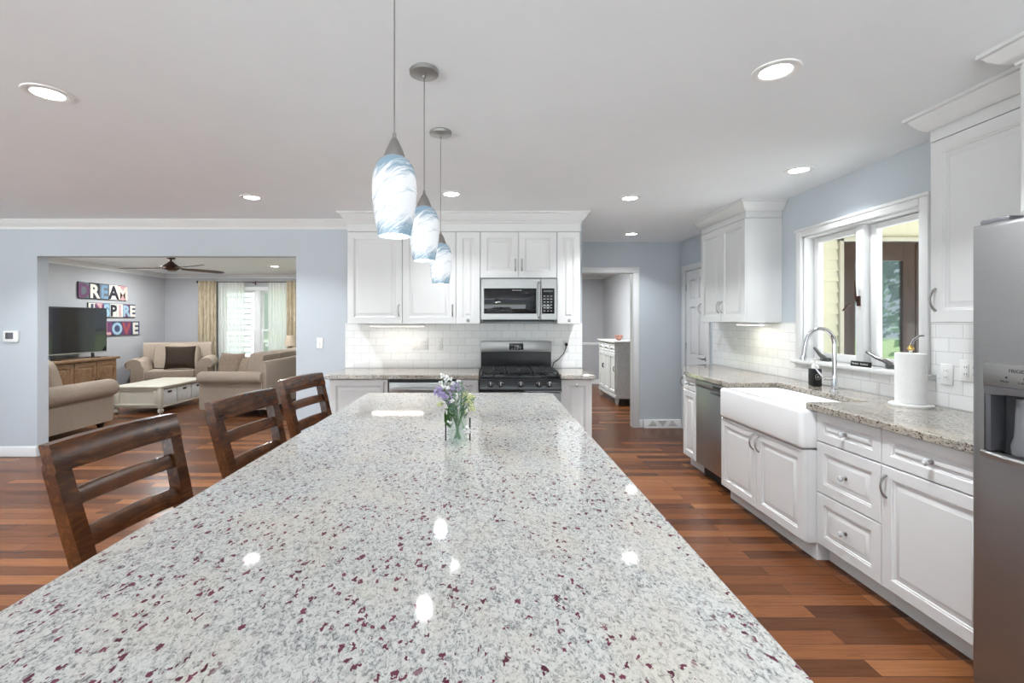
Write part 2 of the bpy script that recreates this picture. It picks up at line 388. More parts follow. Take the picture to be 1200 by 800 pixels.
# dining room behind, living room behind
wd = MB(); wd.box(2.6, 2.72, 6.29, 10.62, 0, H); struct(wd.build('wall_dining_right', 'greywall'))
struct(MB().box(.5, 2.6, 10.5, 10.62, 0, H).build('wall_dining_back', 'greywall'))  # stops short: an unseen gap is left to let daylight in
wv = MB(); wv.box(-7.22, -7.08, 7.2, 10.42, 0, H); wv.box(-7.22, -7.08, 4.975, 7.2, 2.15, H); struct(wv.build('wall_living_left', 'greywall'))  # unseen opening at the near end, added to let daylight in
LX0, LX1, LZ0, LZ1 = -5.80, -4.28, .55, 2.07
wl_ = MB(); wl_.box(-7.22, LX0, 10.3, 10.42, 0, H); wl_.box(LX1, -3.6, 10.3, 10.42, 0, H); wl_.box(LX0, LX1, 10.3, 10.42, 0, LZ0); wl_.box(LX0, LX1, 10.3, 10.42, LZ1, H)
wl_.box(-3.6, -1.85, 10.3, 10.42, 2.1, H)  # lintel over an unseen opening added for more daylight
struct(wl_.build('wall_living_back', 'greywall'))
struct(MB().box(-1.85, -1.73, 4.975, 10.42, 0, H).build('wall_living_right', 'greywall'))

CROWN = [(0, H), (.075, H), (.075, H - .010), (.066, H - .014), (.058, H - .030), (.040, H - .052), (.022, H - .068), (.016, H - .080), (.014, H - .095), (0, H - .095)]
struct(MB().sweep([(-1.345, 4.85), (-7.08, 4.85)], CROWN, 1).build('trim_1', 'trim'))
struct(MB().sweep([(-7.08, 4.975), (-7.08, 10.3), (-1.85, 10.3)], CROWN, -1).build('trim_2', 'trim'))
struct(MB().sweep([(.5, 10.5), (2.6, 10.5), (2.6, 6.29)], CROWN, -1).build('trim_3', 'trim'))
BASE = [(0, .002), (.014, .002), (.014, .085), (.010, .095), (.004, .105), (0, .105)]
struct(MB().sweep([(-4.652, 4.85), (-7.08, 4.85)], BASE, 1).build('baseboard_back', 'trim'))
struct(MB().sweep([(-1.47, 4.85), (-1.973, 4.85)], BASE, 1).build('baseboard_back_right', 'trim'))
struct(MB().sweep([(2.0, 6.18), (2.045, 6.18)], BASE, -1).build('baseboard_far', 'trim'))
struct(MB().sweep([(-7.08, 7.2), (-7.08, 10.3), (-1.85, 10.3)], BASE, -1).build('baseboard_living', 'trim'))
struct(MB().sweep([(.5, 10.5), (2.6, 10.5), (2.6, 6.29)], BASE, -1).build('baseboard_dining', 'trim'))
struct(MB().sweep([(.5, 10.5), (2.6, 10.5), (2.6, 9.05)], [(0, .87), (.018, .88), (.022, .91), (.01, .93), (0, .93)], -1).build('trim_4', 'trim'))
# cased opening to the dining room
cs = MB()
for x0, x1 in ((1.03, 1.11), (1.92, 2.0)):
    cs.box(x0, x1, 6.158, 6.18, 0, 2.034, .004); 
cs.box(1.03, 2.0, 6.158, 6.18, 2.035, 2.11, .004)
cs.box(1.915, 1.92, 6.18, 6.29, 0, 2.03); cs.box(1.11, 1.115, 6.18, 6.29, 0, 2.03); cs.box(1.11, 1.92, 6.18, 6.29, 2.03, 2.035)
struct(cs.build('trim_5', 'trim'))

# ---- six-panel door in the right wall
door = MB()
cw = .07
door.box(WX0 - .02, WX0, DY0 - cw, DY0, 0, DZ1 + cw, .004); door.box(WX0 - .02, WX0, DY1, DY1 + cw, 0, DZ1 + cw, .004)
door.box(WX0 - .02, WX0, DY0, DY1, DZ1, DZ1 + cw, .004)
door_1 = struct(door.build('door_1', 'trim'))
dw = DY1 - DY0 - .02
Mdoor = T(WX0 + .012, (DY0 + DY1) / 2, 0) @ RZ(-90)          # local -Y faces the room, local +X towards the camera
s = MB(Mdoor); s.box(-dw / 2, dw / 2, .010, .038, .01, DZ1 - .01)
st_ = .10; mid = .085; rails = [(.01, .22), (.80, .98), (1.58, 1.68), (1.92, DZ1 - .01)]
for a, b in ((-dw / 2, -dw / 2 + st_), (dw / 2 - st_, dw / 2), (-mid / 2, mid / 2)): s.box(a, b, 0, .011, .01, DZ1 - .01)
for a, b in rails: s.box(-dw / 2, dw / 2, .0004, .011, a, b)
for (za, zb) in ((.22, .80), (.98, 1.58), (1.68, 1.92)):
    for xa, xb in ((-dw / 2 + st_, -mid / 2), (mid / 2, dw / 2 - st_)):
        s.rings(xa, xb, za, zb, [(0, .003), (.008, .010), (.016, .010), (.036, .003)], False, True)
s.build('slab', 'trim', door_1)
s = MB(Mdoor); hx = dw / 2 - .06; s.lathe([(.030, 0), (.030, .006), (.012, .008), (.010, .045), (0.001, .046)], 16, (0, 0, 0), M_=T(hx, 0, .95) @ RX(90))
s.tube([(hx, -.042, .95), (hx - .03, -.048, .95), (hx - .115, -.044, .955)], [.009, .009, .006], 8)
s.build('lever_handle', 'nickel', door_1)
for hz in (.25, 1.08, 1.83):
    MB(Mdoor).box(-dw / 2 - .016, -dw / 2 + .004, -.008, .004, hz - .045, hz + .045, .003).build('hinge', 'nickel', door_1)
# ---- casement window over the sink
c = MB(); a = .06
for y0, y1 in ((WY1, WY1 + a), (WY0 - a, WY0)): c.box(WX0 - .026, WX0, y0, y1, WZ0 - .01, WZ1 + a, .006)
c.box(WX0 - .026, WX0, WY0, WY1, WZ1, WZ1 + a, .006)
c.box(WX0 - .034, WX0 - .0, WY0 - a - .012, WY1 + a + .012, WZ1 + a - .016, WZ1 + a + .006, .004)
c.box(WX0, WX1, WY1 - .012, WY1, WZ0, WZ1); c.box(WX0, WX1, WY0, WY0 + .012, WZ0, WZ1); c.box(WX0, WX1, WY0, WY1, WZ1 - .012, WZ1)
YM = 3.265
c.box(WX0 + .03, WX1 - .01, YM - .035, YM + .035, WZ0, WZ1 - .012, .004)
window_1 = struct(c.build('window_1', 'trim'))
MB().box(WX0 - .055, WX1, WY0 - a - .03, WY1 + a + .03, WZ0 - .028, WZ0 + .002, .008).build('sill', 'trim', window_1)
for ya, yb in ((WY0 + .014, YM - .037), (YM + .037, WY1 - .014)):
    sa = MB(RZ(0)); fx0, fx1 = WX0 + .075, WX0 + .12; b_ = .047
    sa.box(fx0, fx1, ya, ya + b_, WZ0 + .005, WZ1 - .015, .005); sa.box(fx0, fx1, yb - b_, yb, WZ0 + .005, WZ1 - .015, .005)
    sa.box(fx0, fx1, ya + b_, yb - b_, WZ0 + .005, WZ0 + .062, .004); sa.box(fx0, fx1, ya + b_, yb - b_, WZ1 - .055, WZ1 - .015, .004)
    sash = sa.build('sash', 'trim', window_1)
    MB().box(fx0 + .018, fx0 + .024, ya + b_ - .003, yb - b_ + .003, WZ0 + .059, WZ1 - .052).build('pane', 'pane', sash)
hd = MB(); hd.box(WX0 + .016, WX0 + .03, YM - .013, YM + .013, 1.50, 1.57, .004); hd.tube([(WX0 + .012, YM, 1.53), (WX0 + .0, YM, 1.57), (WX0 - .004, YM, 1.67)], [.008, .008, .005], 8)
hd.build('lock_handle', 'bronze', window_1)
hk = MB(); hk.tube([(WX0 + .07, 3.40, 1.52), (WX0 + .04, 3.40, 1.50), (WX0 + .03, 3.42, 1.47)], [.008, .007, .005], 8); hk.build('lock_handle', 'bronze', window_1)
for y0, dy in ((3.02, .14), (3.62, .05)):
    k = MB(); k.box(WX0 + .03, WX0 + .07, y0 - .04, y0 + .04, WZ0 + .002, WZ0 + .03, .008)
    k.tube([(WX0 + .04, y0, WZ0 + .025), (WX0 + .02, y0 + .02, WZ0 + .05), (WX0 + .01, y0 + dy * .6, WZ0 + .07), (WX0, y0 + dy, WZ0 + .10)], [.018, .014, .012, .010], 8)
    k.ball((WX0, y0 + dy, WZ0 + .10), .011); k.build('crank', 'pewter', window_1)
# ---- living-room twin double-hung window
c = MB(); yw = 10.3
for x0, x1 in ((LX0 - .07, LX0), (LX1, LX1 + .07)): c.box(x0, x1, yw - .02, yw, LZ0 - .08, LZ1 + .09, .004)
c.box(LX0, LX1, yw - .02, yw, LZ1, LZ1 + .09, .004); c.box(LX0 - .1, LX1 + .1, yw - .05, yw, LZ0 - .03, LZ0, .004)
xm = (LX0 + LX1) / 2; c.box(xm - .06, xm + .06, yw - .01, yw + .09, LZ0, LZ1, .004)
window_2 = struct(c.build('window_2', 'trim'))
for xa, xb in ((LX0, xm - .06), (xm + .06, LX1)):
    f = MB(); zc = 1.21; b_ = .045
    for za, zb, yy in ((LZ0, zc + .02, yw + .03), (zc - .02, LZ1, yw + .065)):
        f.box(xa, xa + b_, yy, yy + .03, za, zb); f.box(xb - b_, xb, yy, yy + .03, za, zb); f.box(xa + b_, xb - b_, yy, yy + .03, za, za + .04); f.box(xa + b_, xb - b_, yy, yy + .03, zb - .04, zb)
    sash = f.build('sash', 'trim', window_2)
    MB().box(xa + b_, xb - b_, yw + .042, yw + .047, LZ0 + .04, zc - .02).build('pane', 'pane', sash)
    MB().box(xa + b_, xb - b_, yw + .077, yw + .082, zc + .02, LZ1 - .04).build('pane', 'pane', sash)

# ================================================================== OUTDOORS
struct(MB().box(-40, 40, -30, 60, -.35, -.12).build('ground', 'grass'))
pb = MB(); pb.box(2.75, 12, -16, 8.0, -.12, -.02); pb.box(-22, 2.75, -16, -2.6, -.12, -.02); pb.box(-22, -7.3, -2.6, 10.7, -.12, -.02)  # rear and left slabs unseen, added to bounce sunlight onto the ceiling
struct(pb.build('patio', 'patio'))
# porch wing seen through the sink window
def lap(mb, x0, x1, y, z0, z1, step):
    z = z0
    while z < z1 - .01:
        zt = min(z1, z + step)
        mb.loops([[(x0, y - .008, z), (x1, y - .008, z), (x1, y + .02, z), (x0, y + .02, z)], [(x0, y + .016, zt), (x1, y + .016, zt), (x1, y + .02, zt), (x0, y + .02, zt)]]); z = zt
pw = MB(); lap(pw, 2.75, 3.74, 5.0, -.02, 2.28, .115); pw.box(2.75, 3.74, 5.02, 5.1, -.02, 2.5)
pw.box(3.74, 8.5, 5.02, 5.1, 2.29, 2.6)
struct(pw.build('wall_porch', 'siding'))
t5 = MB(); t5.box(3.74, 3.785, 4.975, 5.06, -.02, 2.28, .004); t5.box(3.74, 8.5, 4.975, 5.06, 2.245, 2.29, .004); struct(t5.build('trim_6', 'cream'))
struct(MB().box(2.72, 8.5, 2.2, 5.1, 2.50, 2.56).build('ceiling_porch', 'soffit'))
def porch_door(x0, x1, label):
    t_ = empty('patio_door', label, 'patio door', ((x0 + x1) / 2, 5.0, -.02)); w_ = (x1 - x0) / 2
    f = MB(); fr = .13
    f.box(-w_, -w_ + fr, 0, .05, 0, 2.26, .004); f.box(w_ - fr, w_, 0, .05, 0, 2.26, .004); f.box(-w_ + fr, w_ - fr, 0, .05, 0, .2, .004); f.box(-w_ + fr, w_ - fr, 0, .05, 2.06, 2.26, .004)
    f.build('frame', 'browndoor', t_)
    MB().box(-w_ + fr, w_ - fr, .02, .028, .2, 2.06).build('pane', 'porchpane', t_)
    k = MB(); k.tube([(w_ - .06, -.03, 1.0), (w_ - .06, -.05, 1.06), (w_ - .06, -.03, 1.14)], .01, 8); k.build('handle', 'bronze', t_)
porch_door(3.79, 4.56, 'dark brown patio door beside the cream siding, seen through the sink window')
porch_door(4.57, 5.34, 'dark brown patio door seen through the near sash of the sink window')
# white-sided neighbour wing and trees beyond the living room window
nb = empty('house', 'white sided house wall outside the living room window', 'house', (-8.42, 13.6, -.12))
s = MB(); lap(s, -4, 1.62, 0, 0, 3.2, .16); s.box(-4, 1.62, .02, 4, 0, 3.2); s.build('wall', 'sidingw', nb)
MB().prism([(-4.3, 3.2), (2.0, 3.2), (2.0, 3.32), (-1.2, 4.6), (-4.3, 3.5)], -.25, 4.2, 'y').build('roof', 'bark', nb)
MB().box(1.60, 1.72, -.02, .1, 0, 3.2).build('corner_board', 'trim', nb)
def tree(label, x, y, h, r, leaf, n, seed):
    rd = random.Random(seed); t_ = empty('tree', label, 'tree', (x, y, -.12), group='trees outside the windows')
    tk = MB(); tk.tube([(0, 0, 0), (.05, .03, h * .35), (-.04, .05, h * .7)], [.16, .12, .06], 8)
    for k in range(4):
        a = k * 1.7; tk.tube([(0, 0, h * (.3 + .08 * k)), (math.cos(a) * r * .4, math.sin(a) * r * .4, h * (.45 + .1 * k))], [.06, .02], 6)
    tk.build('trunk', 'bark', t_)
    bm = bmesh.new()
    blobs = [(rd.uniform(-.6, .6) * r, rd.uniform(-.6, .6) * r, rd.uniform(.18, .92) * h, rd.uniform(.32, .5) * r) for _ in range(16)]
    for i in range(n):
        bx, by, bz, br_ = rd.choice(blobs); d = Vector((rd.gauss(0, 1), rd.gauss(0, 1), rd.gauss(0, 1))).normalized() * br_ * rd.uniform(.7, 1.05)
        p = Vector((bx, by, bz)) + d; s_ = rd.uniform(.07, .15); q = Vector((rd.gauss(0, 1), rd.gauss(0, 1), rd.gauss(0, 1))).normalized(); e = q.orthogonal().normalized() * s_; g = q.cross(e).normalized() * s_ * .6
        bm.faces.new([bm.verts.new(p + v) for v in (e, g, -e, -g)])
    me = bpy.data.meshes.new('foliage'); bm.to_mesh(me); bm.free(); me.materials.append(M[leaf]); o = bpy.data.objects.new('foliage', me); COL.objects.link(o); o.parent = t_
tree('tall leafy green tree seen through the right pane of the living room window', -5.2, 20.5, 5.6, 2.6, 'leaf', 5200, 1)
tree('leafy green tree behind the sheer at the right of the living room window', -.5, 29, 6.5, 3.2, 'leaf', 5200, 2)
tree('darker green tree farther back beyond the lawn outside the living room', -10.5, 36, 8.5, 3.4, 'leafd', 5000, 3)
tree('dark green tree reflected in the glass of the brown patio doors', 9.0, 2.5, 5.5, 2.4, 'leafd', 4500, 4)
tree('broad dark green tree farther along, reflected in the patio doors', 17, -6, 6.0, 3.0, 'leafd', 4500, 5)

# ================================================================== KITCHEN CABINETS
def pull(mb, x, y, z, L=.11, vert=True, out=.028):
    """arched bar pull at (x, front y, z centre)"""
    pts = []
    for i in range(11):
        a = i / 10 * 2 - 1; d = out * (1 - a * a) ** .75
        pts.append((x, y - d - .002, z + a * L / 2) if vert else (x + a * L / 2, y - d - .002, z))
    rs = [.0065 - .002 * (1 - abs(i / 5 - 1)) for i in range(11)]
    mb.tube(pts, rs, 8); return mb
def knob(parent, x, y, z):
    k = MB(); Mk = T(x, y, z) @ RX(90)
    k.lathe([(.011, 0), (.011, .003), (.005, .005), (.005, .016), (.0085, .018), (.0085, .020)], 12, M_=Mk); kb = k.build('knob_base', 'nickel', parent)
    k = MB(); k.lathe([(.009, .020), (.0165, .027), (.0165, .032), (.009, .039), (.001, .040)], 8, M_=Mk); return k.build('knob', 'crystal', parent, 10)
def base_cabinet(label, loc, rz, w_, fronts, depth=.58, top=.874, toe=.10, toe_in=.075, name='base_cabinet', group=None, left_side=True):
    """fronts: (kind, x0, x1, z0, z1, hardware) with x measured from the left edge; hardware = None | ('pull', side) | 'knob'"""
    t_ = empty(name, label, 'base cabinet', loc, rz, group); h = w_ / 2
    b = MB(); b.box(-h, h, .021, depth, toe, top); b.build('body', 'cab', t_)
    MB().box(-h, h, toe_in, depth, .0, toe).build('toe_kick', 'trim', t_)
    for kind, x0, x1, z0, z1, hw in fronts:
        x0 -= h; x1 -= h; p = MB()
        fr = min(.055, (x1 - x0) * .24, (z1 - z0) * .28)
        p.panel(x0 + .0015, x1 - .0015, z0 + .0015, z1 - .0015, fr); d = p.build(kind, 'cab', t_)
        if hw == 'knob': knob(d, (x0 + x1) / 2, 0, (z0 + z1) / 2 if kind == 'drawer' else z1 - .05)
        elif hw:
            side, zc = hw; pull(MB(), x1 - .032 if side == 'r' else x0 + .032, 0, zc).build('handle', 'nickel', d)
    return t_
def upper_cabinet(label, loc, rz, w_, z0, z1, doors, depth=.33, hw_z=None, knobs=False):
    t_ = empty('wall_cabinet', label, 'wall cabinet', loc, rz); h = w_ / 2
    MB().box(-h, h, .021, depth, z0, z1).build('body', 'cab', t_)
    for x0, x1, side in doors:
        x0 -= h; x1 -= h; fr = min(.06, (x1 - x0) * .26)
        p = MB(); p.panel(x0 + .0015, x1 - .0015, z0 + .0015, z1 - .0015, fr); d = p.build('door', 'cab', t_)
        if side == 'k': knob(d, (x0 + x1) / 2, 0, z0 + .035)
        elif side: pull(MB(), x1 - .032 if side == 'r' else x0 + .032, 0, hw_z or z0 + .14).build('handle', 'nickel', d)
    return t_

# ---- back run, lower
FB = 4.235; DB = .58
def bx(x0, x1): return ((x0 + x1) / 2, FB, 0)
base_cabinet('white base cabinet at the left end of the back counter', bx(-1.425, -.897), 0, .528, [('door', 0, .528, .105, .870, ('r', .79))], DB)
base_cabinet('narrow white base cabinet between the black built-in appliance and the gas range', bx(-.277, -.078), 0, .199, [('door', 0, .199, .105, .870, 'knob')], DB)
base_cabinet('narrow white base cabinet right of the gas range', bx(.665, .945), 0, .28, [('door', 0, .28, .105, .870, 'knob')], DB)
ap = empty('undercounter_oven', 'stainless and black built-in appliance under the back counter', 'appliance', (-.587, FB, 0))
MB().box(-.306, .306, .03, .56, .10, .872).build('body', 'black', ap)
MB().box(-.306, .306, .075, .56, .0, .0985).build('toe_kick', 'black', ap)
MB().box(-.30, .30, .008, .029, .735, .842, .003).build('control_panel', 'steelh', ap)
s = MB(); s.box(-.30, .30, 0.010, .029, .13, .73, .004); d = s.build('door', 'steelh', ap)
MB().box(-.25, .25, .005, .0095, .30, .70, .002).build('window', 'blackglass', d)
k = MB(); k.tube([(-.26, -.03, .785), (.26, -.03, .785)], .009, 10)
for x in (-.24, .24): k.tube([(x, .008, .785), (x, -.03, .785)], .007, 8)
k.build('handle', 'steel', d)
# ---- back run, upper
FU = 4.50; ZU0, ZU1 = 1.37, 2.255
def ub(x0, x1): return ((x0 + x1) / 2, FU, 0)
upper_cabinet('wide white wall cabinet at the left end of the back wall', ub(-1.342, -.815), 0, .527, ZU0, ZU1, [(0, .527, 'r')], .345, 1.50)
upper_cabinet('white wall cabinet behind the pendant lamps, second from left', ub(-.814, -.301), 0, .513, ZU0, ZU1, [(0, .513, 'r')], .345, 1.50)
upper_cabinet('narrow white wall cabinet left of the microwave', ub(-.300, -.068), 0, .232, ZU0, ZU1, [(0, .232, 'k')], .345)
upper_cabinet('two-door white wall cabinet directly above the microwave', ub(-.066, .667), 0, .733, 1.81, ZU1, [(0, .366, 'r'), (.366, .733, 'l')], .345, 1.935)
upper_cabinet('narrow white wall cabinet right of the microwave', ub(.669, .892), 0, .223, ZU0, ZU1, [(0, .223, 'k')], .345)
CC = [(-.012, 2.258), (.004, 2.258), (.004, 2.335), (.012, 2.338), (.012, 2.35), (.020, 2.355), (.036, 2.372), (.056, 2.40), (.066, 2.42), (.080, 2.424), (.080, 2.439), (-.012, 2.439)]
tag(MB().sweep([(-1.342, 4.848), (-1.342, FU + .01), (.892, FU + .01), (.892, 4.848)], CC, -1).build('crown_molding', 'cab'),
    'white crown molding along the top of the back wall cabinets', 'crown molding')
s = MB(); s.box(-1.15, -.62, 4.62, 4.66, 1.345, 1.368, .003); ul = s.build('undercabinet_light', 'white')
tag(ul, 'slim lit under-cabinet light below the back wall cabinets', 'under-cabinet light')
MB().box(-1.14, -.63, 4.623, 4.657, 1.3425, 1.3455).build('lens', 'strip', ul)
# ---- tile
tb = MB(); tb.box(-1.464, .979, 4.840, 4.8495, .915, 1.375); tag(tb.build('backsplash', 'tileb'), 'white subway tile backsplash behind the gas range', 'backsplash')
tr_ = MB(); X0, X1 = 2.550, 2.5595
tr_.box(X0, X1, 1.70, WY0 - .095, .915, 1.385); tr_.box(X0, X1, WY0 - .095, WY1 + .095, .915, WZ0 - .03); tr_.box(X0, X1, WY1 + .095, 5.31, .915, 1.385)
for y0, y1 in ((WY0 - .095, WY0 - .062), (WY1 + .062, WY1 + .095)): tr_.box(X0, X1, y0, y1, WZ0 + .004, 1.385)
tag(tr_.build('backsplash', 'tiler'), 'white subway tile backsplash around and below the sink window', 'backsplash')
# ---- back countertops
def slab(mb, pts, z0, z1, ch=.004):
    """stone slab with a small eased edge"""
    n = len(pts); P = [Vector(p) for p in pts]
    def inset(d):
        out = []
        for i in range(n):
            a = (P[i] - P[i - 1]).normalized(); b = (P[(i + 1) % n] - P[i]).normalized(); na = Vector((-a.y, a.x)); nb_ = Vector((-b.y, b.x)); m_ = (na + nb_).normalized(); m_ = m_ / max(.4, m_.dot(na))
            out.append(P[i] + m_ * d)
        return out
    i1 = inset(ch); return mb.loops([[(p.x, p.y, z0) for p in i1], [(p.x, p.y, z0 + ch) for p in P], [(p.x, p.y, z1 - ch) for p in P], [(p.x, p.y, z1) for p in i1]])
s = MB(); slab(s, [(-1.458, 4.20), (-.074, 4.20), (-.074, 4.838), (-1.458, 4.838)], .876, .914); tag(s.build('countertop', 'granite2'), 'speckled granite countertop left of the gas range', 'countertop')
s = MB(); slab(s, [(.660, 4.20), (.962, 4.20), (.962, 4.838), (.660, 4.838)], .876, .914); tag(s.build('countertop', 'granite2'), 'short speckled granite countertop right of the gas range', 'countertop')

# ---- right run, lower (local -Y faces the aisle, local +X runs towards the camera)
RF = 1.92
def rr_(y0, y1, x=RF): return (x, (y0 + y1) / 2, 0)
RZ90 = R(-90)
base_cabinet('narrow white base cabinet left of the stainless dishwasher', rr_(4.60, 4.322), RZ90, .276, [('drawer', 0, .276, .74, .870, 'knob'), ('door', 0, .276, .105, .735, None)], .60)
# angled end cabinet
t_ = empty('base_cabinet', 'angled white end cabinet at the far end of the sink counter', 'base cabinet', (1.92, 4.602, 0))
MB().prism([(.022, 0), (.60, 0), (.60, .52), (.50, .52)], .10, .874).build('body', 'cab', t_)
MB().prism([(.10, 0), (.60, 0), (.60, .47), (.52, .47)], 0, .10).build('toe_kick', 'trim', t_)
ang = math.atan2(.52, .48); L = math.hypot(.48, .52)
Me = T(.0068, .0145, 0) @ Matrix.Rotation(ang, 4, 'Z') @ RZ(180) @ T(-L, 0, 0) @ T(0, 0, 0)
p = MB(Me); p.panel(.01, L - .01, .105, .870, .055); d = p.build('door', 'cab', t_)
pull(MB(Me), L - .05, 0, .80, .10, out=.045).build('handle', 'nickel', d)
# dishwasher
dwm = empty('dishwasher', 'stainless dishwasher built in left of the farmhouse sink', 'dishwasher', rr_(4.318, 3.716, 1.918), RZ90)
MB().box(-.298, .298, .04, .58, .10, .866).build('body', 'black', dwm)
MB().box(-.298, .298, .08, .58, 0, .0985).build('toe_kick', 'black', dwm)
MB().box(-.298, .298, .002, .039, .105, .805, .006).build('door', 'steel', dwm)
cp = MB().box(-.298, .298, .004, .039, .808, .864, .004).build('control_panel', 'steelh', dwm)
MB().box(.02, .27, .001, .0045, .822, .846, .001).build('display', 'black', cp)
MB().box(-.02, .16, .0, .0025, .772, .796, .001).build('pocket_handle', 'dispdark', dwm)
# sink base
sb = base_cabinet('white two-door sink cabinet below the farmhouse sink, bumped forward', rr_(3.712, 2.742, 1.85), RZ90, .97,
    [('door', .0, .484, .105, .640, ('r', .56)), ('door', .486, .97, .105, .640, ('l', .56))], .67, .640, .10, .075)
base_cabinet('white three-drawer base cabinet right of the farmhouse sink', rr_(2.738, 2.290), RZ90, .448,
    [('drawer', 0, .448, .700, .870, 'knob'), ('drawer', 0, .448, .405, .697, 'knob'), ('drawer', 0, .448, .105, .402, 'knob')], .60)
base_cabinet('white base cabinet with one drawer over a door beside the refrigerator', rr_(2.288, 1.764), RZ90, .524,
    [('drawer', 0, .524, .700, .870, 'knob'), ('door', 0, .524, .105, .697, ('l', .60))], .60)
# farmhouse sink
sk = empty('farmhouse_sink', 'white apron-front farmhouse sink under the window', 'sink', (1.832, 3.225, 0), RZ90)
hw, dp, zb, zt = .484, .47, .648, .8745
s = MB()
def rrect(x0, x1, y0, y1, r, z, n=5):
    out = []
    for cx, cy, a0 in ((x1 - r, y0 + r, -90), (x1 - r, y1 - r, 0), (x0 + r, y1 - r, 90), (x0 + r, y0 + r, 180)):
        for i in range(n + 1): a = R(a0 + 90 * i / n); out.append((cx + r * math.cos(a), cy + r * math.sin(a), z))
    return out
s.loops([rrect(-hw + .012, hw - .012, .012, dp, .02, zb), rrect(-hw + .003, hw - .003, .003, dp, .026, zb + .006), rrect(-hw, hw, 0, dp, .028, zb + .02), rrect(-hw, hw, 0, dp, .028, zt - .02), rrect(-hw + .005, hw - .005, .005, dp - .002, .026, zt - .006), rrect(-hw + .018, hw - .018, .018, dp - .01, .02, zt),
         rrect(-hw + .045, hw - .045, .045, dp - .03, .03, zt), rrect(-hw + .055, hw - .055, .055, dp - .04, .04, zt - .012), rrect(-hw + .065, hw - .065, .065, dp - .05, .05, zb + .04), rrect(-hw + .10, hw - .10, .10, dp - .085, .05, zb + .025)])
s.build('basin', 'porcelain', sk, 50)
MB().lathe([(.045, 0), (.045, .004), (.02, .003)], 20, (0, .24, zb + .026)).build('drain', 'chrome', sk)
# right countertop (one slab with the sink cut out)
cx0, cxw = 1.885, 2.548
pts = [(cx0, 1.768), (cxw, 1.768), (cxw, 5.30), (2.36, 5.255), (2.18, 5.13), (2.05, 4.92), (1.98, 4.74), (1.92, 4.60), (cx0, 4.40), (cx0, 3.672), (2.262, 3.672), (2.275, 3.66), (2.275, 2.80), (2.262, 2.785), (cx0 + .01, 2.785), (cx0, 2.775)]
s = MB(); slab(s, pts, .876, .914); tag(s.build('countertop', 'granite2'), 'long speckled granite countertop running along the sink wall', 'countertop')
# ---- right run, upper
XU = 2.235
upper_cabinet('two-door white wall cabinet between pantry door and sink window', ((XU, (4.91 + 4.07) / 2, 0)), RZ90, .84, 1.385, 2.29, [(0, .42, 'r'), (.42, .84, 'l')], .322, 1.53)
t_ = empty('wall_cabinet', 'angled white end wall cabinet beside the pantry door', 'wall cabinet', (XU, 4.912, 0))
MB().prism([(.022, 0), (.322, 0), (.322, .28), (.29, .28)], 1.385, 2.29).build('body', 'cab', t_)
ang = math.atan2(.28, .27); L = math.hypot(.27, .28)
Me = T(.0068, .0145, 0) @ Matrix.Rotation(ang, 4, 'Z') @ RZ(180) @ T(-L, 0, 0)
p = MB(Me); p.panel(.006, L - .006, 1.387, 2.288, .05); d = p.build('door', 'cab', t_)
pull(MB(Me), L - .035, 0, 1.53, .11, out=.04).build('handle', 'nickel', d)
C2 = [(o, z + .036 if z < 2.34 else z) for o, z in CC]
tag(MB().sweep([(2.556, 4.07), (XU + .01, 4.07), (XU + .01, 4.91), (2.53, 5.19)], C2, 1).build('crown_molding', 'cab'), 'white crown molding on top of the far sink-wall cabinet', 'crown molding')
s = MB(); s.box(2.36, 2.42, 4.09, 4.45, 1.362, 1.384, .003); ul = s.build('undercabinet_light', 'white'); tag(ul, 'slim lit light strip under the cabinet left of the window', 'under-cabinet light')
MB().box(2.363, 2.417, 4.095, 4.445, 1.3595, 1.3625).build('lens', 'strip', ul)
upper_cabinet('tall single-door white wall cabinet between window and refrigerator', (XU, (2.37 + 1.785) / 2, 0), RZ90, .585, 1.385, 2.29, [(0, .585, 'l')], .322, 1.50)
tag(MB().sweep([(XU + .01, 1.785), (XU + .01, 2.37), (2.556, 2.37)], C2, 1).build('crown_molding', 'cab'), 'white crown molding above the cabinet beside the refrigerator', 'crown molding')
upper_cabinet('deep white cabinet built in above the stainless refrigerator', (2.0, 1.29, 0), RZ90, .98, 1.80, 2.36, [(.02, .49, 'r'), (.49, .96, 'l')], .557, 1.9)
C3 = [(o, z + .085 if z < 2.34 else max(z, 2.349 + (z - 2.338) * .9)) for o, z in CC]
tag(MB().sweep([(2.01, .80), (2.01, 1.78), (2.15, 1.78)], [(-.012, 2.362), (.004, 2.362), (.006, 2.372), (.02, 2.376), (.036, 2.386), (.056, 2.404), (.066, 2.420), (.078, 2.424), (.078, 2.439), (-.012, 2.439)], 1).build('crown_molding', 'cab'), 'white crown molding above the refrigerator cabinet', 'crown molding')

